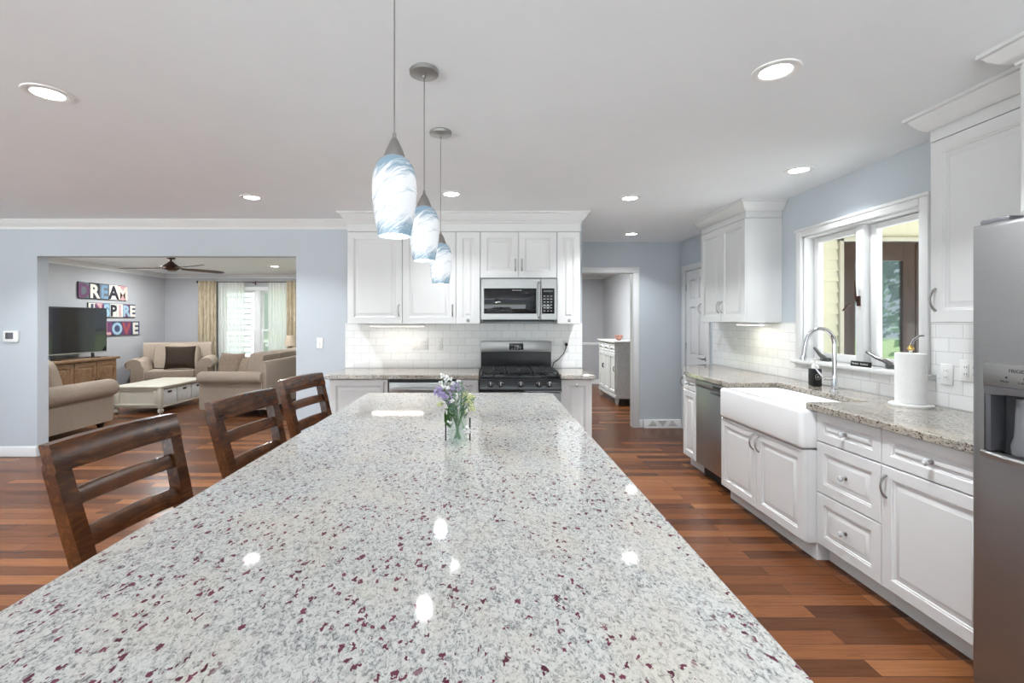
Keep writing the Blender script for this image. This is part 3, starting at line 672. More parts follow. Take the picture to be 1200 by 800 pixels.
# ================================================================== APPLIANCES
# gas range
RW = .718
rg = empty('gas_range', 'stainless and black gas range against the back wall', 'range', (.293, 4.12, 0)); h = RW / 2
MB().box(-h, h, .05, .70, .09, .885).build('body', 'steel', rg)
MB().box(-h + .02, h - .02, .09, .68, 0, .0885).build('toe_kick', 'black', rg)
d = MB().box(-h + .004, h - .004, .0, .049, .30, .765, .006).build('oven_door', 'steelh', rg)
MB().box(-.25, .25, -.004, -.0003, .40, .66, .002).build('window', 'blackglass', d)
k = MB(); k.tube([(-.30, -.045, .735), (.30, -.045, .735)], .011, 10)
for x in (-.28, .28): k.tube([(x, 0, .735), (x, -.045, .735)], .009, 8)
k.build('handle', 'steel', d)
MB().box(-h + .004, h - .004, .0, .049, .10, .295, .006).build('storage_drawer', 'steelh', rg)
s = MB(); s.loops([[(-h, -.012, .775), (h, -.012, .775), (h, .05, .775), (-h, .05, .775)], [(-h, -.012, .80), (h, -.012, .80), (h, .05, .80), (-h, .05, .80)], [(-h, .018, .892), (h, .018, .892), (h, .05, .892), (-h, .05, .892)]])
cp = s.build('control_panel', 'blackglass', rg)
for x in (-.265, -.175, 0, .16, .25):
    k = MB(); Mk = T(x, .002, .838) @ RX(70); k.lathe([(.026, 0), (.026, .008), (.019, .012), (.017, .030), (.001, .031)], 16, M_=Mk); kb = k.build('knob', 'black', cp)
    k = MB(Mk); k.box(-.004, .004, -.018, .018, .031, .036, .002); k.build('grip', 'steel', kb)
MB().box(-h, h, .0505, .64, .886, .912, .006).build('cooktop', 'blackglass', rg)
for cx in (-.235, .0, .235):
    g = MB(); x0, x1 = cx - .112, cx + .112; y0, y1 = .09, .60; z0, z1 = .934, .946
    for yy in (y0, y1): g.box(x0, x1, yy - .007, yy + .007, z0, z1, .003)
    for xx in (x0 + .007, x1 - .007): g.box(xx - .007, xx + .007, y0, y1, z0, z1, .003)
    g.box(cx - .006, cx + .006, y0, y1, z0, z1 + .004, .003)
    for yy in (.215, .345, .475): g.box(x0, x1, yy - .006, yy + .006, z0, z1 + .004, .003)
    for xx in (x0 + .01, x1 - .01):
        for yy in (y0, y1): g.box(xx - .008, xx + .008, yy - .008, yy + .008, .9125, z0)
    g.build('grate', 'iron', rg)
for x, y, r in ((-.235, .215, .045), (-.235, .475, .036), (.235, .215, .042), (.235, .475, .034), (0, .345, .04)):
    MB().lathe([(r + .012, .9122), (r + .012, .918), (r, .920), (r, .929), (r - .006, .932), (.001, .932)], 20, (x, y, 0)).build('burner', 'iron', rg)
MB().box(-h + .003, h - .003, .645, .70, .912, 1.085).build('lower_backguard', 'black', rg)
bgd = MB().box(-h, h, .625, .705, 1.085, 1.192, .006).build('backguard', 'steelh', rg)
dsp = MB().box(-.072, .072, .6215, .6245, 1.108, 1.172, .001).build('clock_display', 'blackglass', bgd)
tx = MB(); tx.text('12:30', .022, T(0, .6213, 1.140) @ RX(90), .0002, 'CENTER')
for i in range(4): tx.box(-.05 + i * .028, -.034 + i * .028, .6208, .6214, 1.119, 1.124)
tx.build('lettering', 'text_white', dsp)
# microwave
mw = empty('microwave', 'stainless over-the-range microwave above the gas range', 'microwave', (.3005, 4.448, 1.405)); h = .362; hz = .398
MB().box(-h, h, .03, .395, 0, hz).build('body', 'black', mw)
s = MB(); s.rings(-h, .205, .004, hz - .003, [(0, .029), (0, .004), (.004, 0)]); dr = s.build('door', 'steelh', mw)
MB().box(-.332, .165, -.004, -.0004, .062, .303, .003).build('window', 'blackglass', dr)
k = MB(); k.tube([(.188, -.002, .355), (.188, -.04, .345), (.188, -.046, .20), (.188, -.04, .035), (.188, -.002, .025)], [.011, .013, .014, .013, .011], 10); k.build('handle', 'steel', dr)
s = MB(); s.rings(.208, h, .004, hz - .003, [(0, .029), (0, .004), (.004, 0)]); cp = s.build('control_panel', 'steelh', mw)
kp = MB().box(.216, .336, -.004, -.0004, .062, .303, .003).build('keypad', 'blackglass', cp)
for i in range(3):
    for j in range(6): MB().box(.234 + i * .032, .250 + i * .032, -.0052, -.0042, .086 + j * .028, .091 + j * .028).build('button', 'nickel', kp)
MB().box(.234, .318, -.0052, -.0042, .268, .284).build('display', 'dispdark', kp)
MB().text('FRIGIDAIRE', .018, T(-.02, -.0043, .278) @ RX(90), .0003, 'CENTER').build('lettering', 'nickel', dr)
MB().box(-h + .02, h - .02, .05, .35, -.012, -.0005).build('vent_grille', 'black', mw)
# refrigerator: local x runs from the far edge (-) towards the camera (+)
fr = empty('refrigerator', 'tall stainless side-by-side refrigerator with an ice and water dispenser', 'refrigerator', (1.80, 1.295, 0), RZ90)
MB().box(-.452, .452, .075, .74, .03, 1.735, .006).build('body', 'fridgedark', fr)
MB().box(-.44, .44, .05, .70, 0, .028).build('base_grille', 'black', fr)
s = MB()
def rl(x0, x1, z0, z1, y): return [(x0, y, z0), (x1, y, z0), (x1, y, z1), (x0, y, z1)]
X0, X1, Z0, Z1 = -.455, -.012, .05, 1.746
hx0, hx1, hz0, hz1 = -.405, -.085, .905, 1.245
s.loops([rl(X0, X1, Z0, Z1, .07), rl(X0, X1, Z0, Z1, .022), rl(X0 + .002, X1 - .002, Z0 + .002, Z1 - .002, .012), rl(X0 + .008, X1 - .008, Z0 + .008, Z1 - .008, .004), rl(X0 + .018, X1 - .018, Z0 + .018, Z1 - .018, 0),
         rl(hx0, hx1, hz0, hz1, 0), rl(hx0, hx1, hz0, hz1, .058)])
fz = s.build('freezer_door', 'fridge', fr, 50)
s = MB(); s.rings(.0, .455, .05, 1.746, [(0, .07), (0, .022), (.002, .012), (.008, .004), (.018, 0)]); fd = s.build('fridge_door', 'fridge', fr, 50)
for par, x in ((fz, -.045), (fd, .04)):
    k = MB(); k.tube([(x, 0, .62), (x, -.05, .66), (x, -.055, 1.0), (x, -.05, 1.38), (x, 0, 1.42)], [.012, .013, .014, .013, .012], 10); k.build('handle', 'steel', par)
for x in (-.40, .40): MB().box(x - .05, x + .05, .03, .13, 1.7465, 1.765, .006).build('hinge_cover', 'fridgedark', fr)
# dispenser pieces
s = MB(); s.box(hx0 + .001, hx1 - .001, -.008, .03, 1.163, 1.2445, .005); cp = s.build('dispenser_panel', 'steel', fz)
lt = MB(); lt.text('FRIGIDAIRE', .017, T(-.318, -.0083, 1.216) @ RX(90), .0004)
lt.build('lettering', 'text_dark', cp)
lt = MB()
for i in range(4): MB().lathe([(.0035, 0), (.0035, .001), (.001, .001)], 8, M_=T(-.325 + i * .055, -.0081, 1.198) @ RX(90)).build('button', 'text_dark', cp)
for i, ww in enumerate(('Water', 'Cubed', 'Crushed', 'Light')): lt.text(ww, .0105, T(-.345 + i * .055, -.0083, 1.18) @ RX(90), .0003)
lt.build('lettering', 'text_dark', cp)
s = MB(); prof = [(-.16 + i * .02, 0) for i in range(17)]
n = 16; lo = []; hi = []
for i in range(n + 1):
    u = i / n * 2 - 1; x = (hx0 + hx1) / 2 + u * (hx1 - hx0 - .004) / 2; lo.append((x, -.006 - .014 * (1 - u * u), 1.162 - .028 * abs(u) ** 2.2 + 0)); 
b0 = [(x, y, 1.1625) for x, y, z in lo]; b1 = [(x, y, 1.140 - .022 * (1 - abs(((x - (hx0 + hx1) / 2) / ((hx1 - hx0) / 2))) ** 2) * 0 - .0) for x, y, z in lo]
s.loops([[(p[0], .04, 1.1625) for p in b0], b0, [(p[0], p[1] + .006, 1.128 + .012 * (1 - abs((p[0] - (hx0 + hx1) / 2) / ((hx1 - hx0) / 2)) ** 2)) for p in b0], [(p[0], .05, 1.125) for p in b0]], False, False, False)
s.build('dispenser_hood', 'fridgedark', fz)
s = MB(); s.box(hx0 + .002, hx1 - .002, .055, .0575, .906, 1.16); s.box(hx0 + .002, hx0 + .022, .0, .055, .93, 1.13, .003); s.box(hx1 - .022, hx1 - .002, .0, .055, .93, 1.13, .003); s.build('dispenser_cavity', 'dispdark', fz)
s = MB(); s.lathe([(.028, 0), (.03, .03), (.022, .06), (.018, .19)], 14, (-.305, .028, .935)); s.build('chute', 'fridgedark', fz)
s = MB(); s.loops([[(-.275 + .00, .0, .965), (-.215, .0, .965), (-.215, .02, .965), (-.275, .02, .965)], [(-.27, .012, 1.03), (-.22, .012, 1.03), (-.22, .03, 1.03), (-.27, .03, 1.03)], [(-.275, .018, 1.075), (-.215, .018, 1.075), (-.215, .04, 1.075), (-.275, .04, 1.075)]]); s.build('paddle', 'fridge', fz)
s = MB(); a = []; b = []
for i in range(n + 1):
    u = i / n * 2 - 1; x = (hx0 + hx1) / 2 + u * (hx1 - hx0 + .02) / 2; a.append((x, -.004 - .03 * (1 - u * u)))
s.loops([[(x, .05, .910) for x, y in a], [(x, y, .906) for x, y in a], [(x, y - .002, .922) for x, y in a], [(x, y + .006, .928) for x, y in a], [(x, .05, .920) for x, y in a]], False, False, False); s.build('drip_tray', 'steel', fz)

# ================================================================== ISLAND
isl = empty('kitchen_island', 'white cabinet base of the granite topped island', 'island', (-.03, 1.75, 0))
s = MB(); s.box(-.42, .42, -1.28, 1.33, .10, .8745); s.build('body', 'cab', isl)
MB().box(-.36, .36, -1.22, 1.27, 0, .0995).build('toe_kick', 'trim', isl)
for i in range(4):
    s = MB(T(.4205, -1.28 + .3275 + i * .6525, 0) @ RZ(90) @ T(0, -.021, 0)); s.panel(-.32, .32, .11, .865, .06); s.build('panel', 'cab', isl)
def round_rect(x0, x1, y0, y1, r, n=4):
    return [(x, y) for x, y, z in rrect(x0, x1, y0, y1, r, 0, n)]
s = MB(); slab(s, round_rect(-.805, .436, .32, 3.16, .03), .876, .914, .005)
tag(s.build('island_countertop', 'granite'), 'large white granite island top with burgundy flecks', 'countertop')

# ---- ladder-back counter stools (local +X faces the island)
def stool():
    t_ = empty('counter_stool', 'dark wood ladder-back counter stool nearest the camera', 'stool', (0, 0, 0), 0, 'counter stools along the island')
    def bk(z): return -.195 - .105 * max(0, (z - .60)) / .40          # the back leans away above the seat
    seat = MB(); seat.loops([rrect(-.20, .21, -.215, .215, .04, .60), rrect(-.205, .215, -.22, .22, .045, .615), rrect(-.20, .21, -.215, .215, .04, .637), rrect(-.12, .14, -.14, .14, .05, .630)])
    seat.build('seat', 'stool', t_)
    ap_ = MB(); ap_.box(-.175, .175, -.19, -.172, .54, .598); ap_.box(-.175, .175, .172, .19, .54, .598); ap_.box(.165, .183, -.18, .18, .54, .598); ap_.box(-.183, -.165, -.18, .18, .54, .598); ap_.build('apron', 'stool', t_)
    for sy in (-1, 1):
        f = MB(); f.bar((.185, sy * .190, 0), (.182, sy * .186, .598), .042, .042, (1, 0, 0), .004); f.build('leg', 'stool', t_)
        p = MB()
        def sec(z, w_, d_, xx):
            y = sy * (.194 + max(0, z - .6) * .055)
            return [(xx - d_ / 2, y - w_ / 2, z), (xx + d_ / 2, y - w_ / 2, z), (xx + d_ / 2, y + w_ / 2, z), (xx - d_ / 2, y + w_ / 2, z)]
        p.loops([sec(0, .042, .04, -.235), sec(.30, .046, .046, -.205), sec(.60, .048, .050, -.198), sec(.72, .048, .048, bk(.72)), sec(.735, .050, .048, bk(.735)), sec(.955, .050, .042, bk(.955)), sec(.972, .046, .026, bk(.972) - .004)])
        p.build('leg', 'stool', t_, 25)
    for z0, z1, hw_, th in ((.948, 1.032, .238, .038), (.838, .888, .180, .020), (.708, .768, .180, .020)):
        s = MB(); lo = []; n_ = 12
        for i in range(n_ + 1):
            u = i / n_ * 2 - 1; yy = u * hw_; bow = -.012 * (1 - u * u); top = .005 * (1 - u * u) if z1 > 1 else .002 * (1 - u * u)
            def X(z): return bk(z) + bow + (.006 if z1 > 1 else 0)
            e = .004
            lo.append([(X(z0) - th / 2 + e, yy, z0), (X(z0) + th / 2 - e, yy, z0), (X(z0) + th / 2, yy, z0 + e), (X(z1) + th / 2, yy, z1 + top - e), (X(z1) + th / 2 - e, yy, z1 + top), (X(z1) - th / 2 + e, yy, z1 + top), (X(z1) - th / 2, yy, z1 + top - e), (X(z0) - th / 2, yy, z0 + e)])
        s.loops(lo); s.build('top_rail' if z1 > 1 else 'slat', 'stool', t_, 30)
    for z, a, b in ((.20, (.185, -.17), (.185, .17)), (.28, (-.205, -.17), (-.205, .17)), (.24, (-.19, -.188), (.17, -.188)), (.24, (-.19, .188), (.17, .188))):
        s = MB(); s.bar((*a, z), (*b, z), .022, .034, (0, 0, 1), .003); s.build('stretcher', 'stool', t_)
    return t_
st0 = stool()
spots = [(-1.252, 1.598, -6.8, 'dark wood ladder-back counter stool nearest the camera, at the near left of the island'),
         (-1.188, 2.30, -8.0, 'middle dark wood ladder-back counter stool of the three at the island'),
         (-1.213, 3.085, -9.5, 'dark wood ladder-back counter stool farthest along the island, near the back counter')]
for i, (x, y, a, lab) in enumerate(spots):
    o = st0 if i == 0 else copy_tree(st0); o['label'] = lab
    o.location = (x + .295 * math.cos(R(a)), y + .295 * math.sin(R(a)), 0); o.rotation_euler.z = R(a)

# ================================================================== LAMPS
def pendant():
    t_ = empty('pendant_lamp', '', 'pendant lamp', (0, 0, H), 0, 'pendant lamps over the island')
    MB().lathe([(.058, 0), (.062, -.006), (.060, -.018), (.030, -.022), (.008, -.024), (.007, -.036), (.001, -.036)][::-1], 28).build('canopy', 'nickel', t_)
    return t_
def pendant_full(x, y, zb, lab):
    t_ = pendant(); t_['label'] = lab; t_.location = (x, y, H); zt = zb + .222 - H; z0 = zb - H
    MB().tube([(0, 0, -.03), (0, 0, zt + .04)], .0022, 8).build('cord', 'nickel', t_)
    MB().lathe([(.030, zt - .004), (.031, zt + .002), (.022, zt + .026), (.010, zt + .052), (.006, zt + .056), (.005, zt + .070), (.001, zt + .070)], 24).build('cap', 'nickel', t_)
    g = MB(); pr = [(.046, 0), (.0515, .03), (.057, .065), (.0615, .10), (.063, .125), (.0625, .15), (.059, .178), (.052, .200), (.042, .214), (.033, .221), (.032, .222)]
    outer = [(r, z) for r, z in pr]; inner = [(r - .004, z) for r, z in pr][::-1]
    g.lathe(outer + inner, 36, cap0=False, cap1=False); g.bm.faces.ensure_lookup_table()
    g.lathe([(.042, 0), (.046, 0)], 36, cap0=False, cap1=False)
    o = g.build('shade', 'swirl', t_, 60); o.location = (0, 0, z0)
    b = MB(); b.lathe([(.001, .02), (.026, .024), (.034, .045), (.032, .075), (.016, .11), (.014, .15), (.001, .152)], 16); o = b.build('bulb', 'lens', t_); o.location = (0, 0, z0)
    l = bpy.data.lights.new('pendant_glow', 'POINT'); l.energy = 1.2; l.shadow_soft_size = .03; l.color = (1, .97, .93)
    lo = bpy.data.objects.new('pendant_glow', l); COL.objects.link(lo); lo.location = (x, y, zb - .02)
pendant_full(-.263, 1.33, 1.632, 'blue and white swirled glass pendant lamp nearest the camera')
pendant_full(-.263, 1.958, 1.645, 'blue and white swirled glass pendant lamp in the middle of the row of three')
pendant_full(-.257, 2.59, 1.597, 'smallest-looking swirled glass pendant lamp, the third one, nearest the back cabinets')
def can(x, y, lab, first=[None]):
    if first[0] is None:
        t_ = empty('recessed_light', lab, 'ceiling light', (x, y, H), 0, 'recessed ceiling lights')
        MB().lathe([(.094, 0), (.092, -.005), (.066, -.007), (.060, -.003), (.060, 0)], 36, cap0=False, cap1=False).build('trim_ring', 'white', t_, 50)
        MB().lathe([(.061, -.0035), (.04, -.0045), (.001, -.0045)], 32, cap0=False).build('lens', 'lens', t_)
        first[0] = t_
    else:
        t_ = copy_tree(first[0]); t_['label'] = lab; t_.location = (x, y, H)
    far_ = y > 6.2 or (y > 5 and x < -1); key = 'dining_fill_downlight' if y > 8 and x > 0 else 'other_room_downlight' if far_ else 'sink_downlight' if x > 2 else 'back_downlight' if -1 < x < 1 else 'passage_downlight' if y > 5 else 'downlight'; l = bpy.data.lights.get(key)
    if l is None:
        l = bpy.data.lights.new(key, 'AREA'); l.shape = 'DISK'; l.size = .11; l.spread = R(180) if far_ else R(118); l.energy = FAR_CAN_W * (2.2 if x > 0 else 1) if far_ else CAN_W * (.45 if x > 2 else .55 if key == 'passage_downlight' else .5 if key == 'back_downlight' else 1); l.color = (.93, .975, 1)
    lo = bpy.data.objects.new('downlight', l); COL.objects.link(lo); lo.location = (x, y, H - .006)
for x, y, lab in ((1.207, 1.964, 'large-looking recessed ceiling light over the aisle near the refrigerator'), (2.153, 3.244, 'recessed ceiling light above the sink window'),
                  (1.21, 3.98, 'recessed ceiling light right of the back cabinets'), (1.72, 5.60, 'recessed ceiling light in the passage near the pantry door'),
                  (-.294, 3.85, 'recessed ceiling light just in front of the back cabinets'), (-1.985, 3.955, 'recessed ceiling light before the living room opening'),
                  (-2.018, 2.155, 'recessed ceiling light at the far left above the stools'), (-4.02, 8.88, 'recessed ceiling light inside the living room'),
                  (1.207, -.1, 'added unseen ceiling fill light behind the camera on the refrigerator side'), (-2.018, -.1, 'added unseen ceiling fill light behind the camera on the stool side'),  # unseen lights added behind the camera to even out the lighting
                  (-4.2, 3.95, 'added unseen ceiling fill light out left before the thermostat wall'), (-4.2, 2.155, 'added unseen ceiling fill light out to the left of the stools'),  # unseen lights added to brighten the left side
                  (-2.6, 5.6, 'added unseen ceiling fill light of the living room nearest the opening'), (-6.1, 6.3, 'added unseen ceiling fill light of the living room above the loveseat'), (-6.1, 8.88, 'added unseen ceiling fill light of the living room above the armchair'),  # unseen lights added to brighten the living room
                  (1.3, 8.4, 'added unseen ceiling fill light in the middle of the dining room')):  # unseen light added to brighten the dining room
    can(x, y, lab)
for (x, y, z, sx, sy) in ((-.885, 4.64, 1.34, .5, .03), (2.39, 4.27, 1.357, .05, .34)):
    l = bpy.data.lights.new('undercabinet_glow', 'AREA'); l.shape = 'RECTANGLE'; l.size = sx; l.size_y = sy; l.energy = .55; l.color = (1, .92, .8)
    lo = bpy.data.objects.new('undercabinet_glow', l); COL.objects.link(lo); lo.location = (x, y, z)

# ================================================================== SMALL KITCHEN THINGS
# faucet (spout reaches towards the aisle)
fa = empty('faucet', 'chrome gooseneck pull-down faucet behind the farmhouse sink', 'faucet', (2.36, 3.19, .914))
s = MB(); s.lathe([(.027, .0005), (.027, .008), (.019, .014), (.018, .10), (.014, .115), (.0135, .12)], 20)
pts = [(0, 0, .115), (0, 0, .32)] + [(-.082 + .082 * math.cos(R(a)), 0.02 * (1 - math.cos(R(a))), .325 + .105 * math.sin(R(a))) for a in range(10, 171, 16)]
pts += [(-.170, .043, .30)]
s.tube(pts, .0140, 12); s.build('body', 'chrome', fa)
MB().tube([(-.169, .043, .315), (-.174, .045, .265), (-.180, .047, .22), (-.181, .047, .212)], [.013, .016, .021, .020], 14).build('spray_head', 'chrome', fa)
MB().tube([(-.018, 0, .09), (-.06, .01, .092), (-.072, .012, .10)], [.0145, .0145, .012], 12).build('valve', 'chrome', fa)
MB().tube([(-.066, .012, .10), (-.095, .02, .135), (-.12, .028, .175)], [.008, .006, .005], 8).build('lever', 'chrome', fa)
# soap bottle
so_ = empty('soap_bottle', 'soap bottle with black label beside the faucet', 'soap bottle', (2.437, 3.49, .9143))
MB().box(-.032, .032, -.032, .032, 0, .13, .008).build('bottle', 'black', so_)
MB().lathe([(.028, .1305), (.024, .15), (.013, .158), (.013, .17), (.001, .171)], 16).build('shoulder', 'white', so_)
s = MB(); s.lathe([(.005, .171), (.005, .195), (.012, .197), (.012, .205), (.001, .206)], 12); s.tube([(0, 0, .202), (-.04, 0, .200), (-.045, 0, .192)], .0045, 8); s.build('pump', 'white', so_)
s = MB(); s.lathe([(.020, 0), (.0215, 0), (.0215, .0005), (.020, .0005)], 20, cap0=False, cap1=False, M_=T(0, -.0325, .07) @ RX(90))
for i, ww in enumerate((.016, .022, .012)): s.box(-ww / 2, ww / 2, -.0331, -.0325, .062 + i * .007, .064 + i * .007)
s.build('label_print', 'text_white', so_)
# paper towel
pt = empty('paper_towel_holder', 'white paper towel roll standing on a round base by the window', 'paper towel', (2.40, 2.66, .9143))
MB().lathe([(.098, 0), (.100, .004), (.099, .012), (.09, .016), (.001, .016)], 36).build('base', 'white', pt)
s = MB(); s.lathe([(.0205, .018), (.069, .018), (.0705, .020), (.0705, .296), (.069, .298), (.0205, .298), (.0205, .018)], 48, cap0=False, cap1=False); s.build('roll', 'paper', pt)
s = MB(); s.tube([(0, 0, .015), (0, 0, .315)], .008, 10); s.build('rod', 'white', pt)
MB().lathe([(.001, .314), (.012, .315), (.016, .323), (.013, .333), (.007, .338), (.005, .346), (.001, .347)], 14).build('finial', 'brass', pt)
MB().tube([(0, 0, .345), (.012, -.006, .375), (.034, -.016, .396), (.052, -.024, .398)], .006, 8).build('loop', 'chrome', pt)
# little black placard with white script on the sill
pl = empty('placard', 'small black placard with white script on the window sill', 'placard', (2.515, 3.17, WZ0 + .0025), RZ90)
MB(RX(-8)).box(-.082, .082, 0, .012, .0015, .036, .001).build('block', 'black', pl)
s = MB(RX(-8)); 
for x0, x1 in ((-.068, -.012), (.002, .066)):
    s.tube([(x0 + (x1 - x0) * i / 26, -.0006, .018 + .0055 * math.sin(i * 1.9) * (1.4 if i < 3 else 1)) for i in range(27)], .0011, 5)
s.build('script', 'text_white', pl)
# wall plates
def plate(label, M_, n, kind, loc, rz, name='light_switch', cat='switch', gap=.046):
    t_ = empty(name, label, cat, loc, rz); w_ = .07 + gap * (n - 1)
    MB().box(-w_ / 2, w_ / 2, 0, .006, -.0575, .0575, .003).build('plate', 'white', t_)
    for i in range(n):
        x = (i - (n - 1) / 2) * gap; k = kind[i]; s = MB()
        if k == 's': s.box(x - .016, x + .016, -.003, .0005, -.033, .033, .002); s.build('rocker', 'white', t_)
        elif k == 't': s.box(x - .005, x + .005, -.012, .0005, -.004, .010, .002); s.build('toggle', 'white', t_)
        else:
            s.box(x - .016, x + .016, -.002, .0005, -.034, .034, .002); b = s.build('receptacle', 'white', t_); s = MB()
            for z in (-.018, .018):
                for dx in (-.006, .006): s.box(x + dx - .0012, x + dx + .0012, -.0024, -.0019, z - .004, z + .006)
            s.build('slot', 'text_dark', b)
    return t_
plate('triple switch plate on the tile under the lit under-cabinet light', None, 3, 'sso', (-.69, 4.8325, 1.165), 0)
plate('single outlet plate on the tile right of the triple switch plate', None, 1, 'o', (-.495, 4.8325, 1.165), 0, 'wall_outlet', 'outlet')
plate('single outlet with black plug right of the gas range', None, 1, 'o', (.81, 4.8325, 1.14), 0, 'wall_outlet', 'outlet')
plate('light switch on the blue wall right of the living room opening', None, 1, 't', (-1.73, 4.843, 1.17), 0)
plate('single switch plate on the tile nearest the pantry door', None, 1, 's', (2.5425, 5.15, 1.20), RZ90)
plate('single switch plate on the tile below the far sink-wall cabinet', None, 1, 's', (2.5425, 4.82, 1.17), RZ90)
plate('double outlet plate on the tile beside the refrigerator', None, 2, 'oo', (2.5425, 2.47, 1.13), RZ90, 'wall_outlet', 'outlet')
plate('single outlet plate on the tile behind the paper towel roll', None, 1, 'o', (2.5425, 2.60, 1.10), RZ90, 'wall_outlet', 'outlet')
cd_ = empty('power_cord', 'black power cord plugged in right of the gas range', 'cord', (.81, 4.827, 1.158))
MB().box(-.014, .014, -.030, .0, -.016, .016, .005).build('plug', 'black', cd_)
MB().tube([(-.002, -.03, 0), (-.006, -.045, -.03), (-.03, -.04, -.09), (-.08, -.03, -.15), (-.13, -.012, -.19), (-.142, -.01, -.235)], .0045, 8).build('cable', 'black', cd_)
th = empty('thermostat', 'white wall thermostat with dark screen left of the living room opening', 'thermostat', (-4.91, 4.83, 1.24))
MB().box(-.078, .078, 0, .0195, -.058, .058, .006).build('housing', 'white', th)
MB().box(-.05, .03, -.0015, -.0002, -.026, .04, .0005).build('screen', 'dispdark', th)
# floor register in the far wall baseboard
rv = empty('floor_register', 'white triangular-fretted baseboard air register by the pantry door', 'air register', (2.295, 6.16, .0015))
s = MB(); s.loops([[(-.24, -.03, 0), (.245, -.03, 0), (.245, .0195, 0), (-.24, .0195, 0)], [(-.24, -.03, .02), (.245, -.03, .02), (.245, .0195, .02), (-.24, .0195, .02)], [(-.24, -.006, .105), (.245, -.006, .105), (.245, .0195, .105), (-.24, .0195, .105)]]); s.build('housing', 'white', rv)
s = MB()
for i in range(3):
    x0 = -.195 + i * .13; up = i % 2 == 0
    for k in range(5):
        wv = .055 - abs(k - (0 if up else 4)) * .011
        z = .03 + k * .0135; y = -.0305 + (z - .02) / .085 * .024
        s.box(x0 + .065 - wv, x0 + .065 + wv, y - .002, y + .001, z, z + .006)
s.build('grille', 'nickel', rv)

# vase of flowers
va = empty('flower_vase', 'small clear glass vase of white and purple flowers on the island', 'vase', (-.118, 1.86, .9143))
g = MB(); g.lathe([(.001, .001), (.034, .001), (.037, .004), (.038, .05), (.036, .095), (.039, .108), (.0375, .108), (.0345, .095), (.0355, .05), (.034, .010), (.001, .009)], 28, cap0=False, cap1=False); g.build('glass', 'clearglass', va)
for sx in (-1, 1):
    s = MB(); s.box(sx * .0485 - .0028, sx * .0485 + .0028, .02, .026, 0, .092, .001); s.build('refraction_bar', 'black', va)  # black bars stand in for dark refractions at the glass edges
rd = random.Random(5); stems = MB(); leaves = MB(); sage = MB(); fw = MB(); fp = MB(); fy = MB()
def leaf(mb, p, d, L_, w_):
    d = Vector(d).normalized(); sd_ = d.orthogonal().normalized(); sd_ = (Matrix.Rotation(rd.uniform(0, 6.3), 3, d) @ sd_) * w_; up = d.cross(sd_).normalized() * w_ * .3
    p = Vector(p); mb.loops([[p - sd_ * .2, p + up * .2, p + sd_ * .2], [p + d * L_ * .45 - sd_, p + d * L_ * .45 + up, p + d * L_ * .45 + sd_], [p + d * L_ - sd_ * .1, p + d * L_ + up * .1, p + d * L_ + sd_ * .1]])
tips = []
for i in range(26):
    a = rd.uniform(0, 2 * PI); sp = rd.uniform(.01, .062); hgt = rd.uniform(.13, .225)
    b0 = Vector((math.cos(a + 2.6) * .014, math.sin(a + 2.6) * .014, .013)); b1 = Vector((math.cos(a) * .018, math.sin(a) * .018, .10)); b2 = Vector((math.cos(a) * sp, math.sin(a) * sp * .8, hgt))
    stems.tube([b0, b1, (b1 + b2) / 2 + Vector((0, 0, .006)), b2], [.0016, .0016, .0013, .001], 5); tips.append((b1, b2, a))
    for k in range(5):
        q = b1.lerp(b2, rd.uniform(.0, .95)); leaf(sage if i % 2 else leaves, q, (math.cos(a + rd.uniform(-1, 1)), math.sin(a + rd.uniform(-1, 1)), rd.uniform(.2, 1.2)), rd.uniform(.016, .032), .0035)
for i in range(7):                                   # broad leaves behind the glass
    a = R(rd.uniform(95, 200)); leaf(leaves, (math.cos(a) * .036, math.sin(a) * .034 + .004, rd.uniform(.05, .08)), (math.cos(a) * .3, math.sin(a) * .3, 1), .055, .013)
def bloom(mb, c, r, k):
    r *= 1.15
    for j in range(k):
        d = Vector((rd.gauss(0, 1), rd.gauss(0, 1), rd.gauss(0, 1))).normalized()
        mb.ball(Vector(c) + d * r * .55, r * .45, (1, 1, .8), 6, 4)
for cx, cy, cz in ((-.062, 0, .262), (-.044, .01, .255), (-.055, -.01, .222), (-.038, 0, .212), (-.018, .0, .232), (-.012, .01, .222), (-.047, .012, .243), (.036, -.01, .128), (-.068, .01, .234), (-.030, .0, .250), (.005, .005, .236), (.040, -.035, .062), (.030, -.038, .05), (.044, -.03, .05), (-.03, -.03, .085), (-.018, -.03, .168)):
    stems.tube([(cx * .3, cy * .3, .10), (cx * .8, cy, cz * .75), (cx, cy, cz)], .001, 5); bloom(fw, (cx, cy, cz), .0105, 7)
for i in range(34):
    t_ = i / 33; bloom(fp, (-.082 + .052 * t_ + rd.uniform(-.013, .013), rd.uniform(-.02, .012), .212 - .04 * t_ + rd.uniform(-.014, .014)), .008, 6)
for i in range(12): bloom(fp, (-.008 + rd.uniform(-.016, .016), rd.uniform(-.01, .01), .218 + rd.uniform(-.012, .012)), .007, 5)
for i in range(34): bloom(fy, (.045 + rd.uniform(-.022, .022), rd.uniform(-.02, .02), .155 + rd.uniform(-.035, .042)), .0085, 5)
for cx, cz in ((-.068, .155), (-.062, .150), (-.074, .150)): bloom(fy, (cx, -.01, cz), .009, 6)
for i in range(130):
    z = rd.uniform(.10, .235); rr0 = .030 * (1 - (z - .10) / .16); a = rd.uniform(0, 6.3); leaf(sage, (.006 + math.cos(a) * rr0, math.sin(a) * rr0, z), (math.cos(a), math.sin(a), .8), .016, .0035)
stems.build('stems', 'stemgreen', va); leaves.build('leaves', 'leaf', va); sage.build('leaves', 'sage', va)
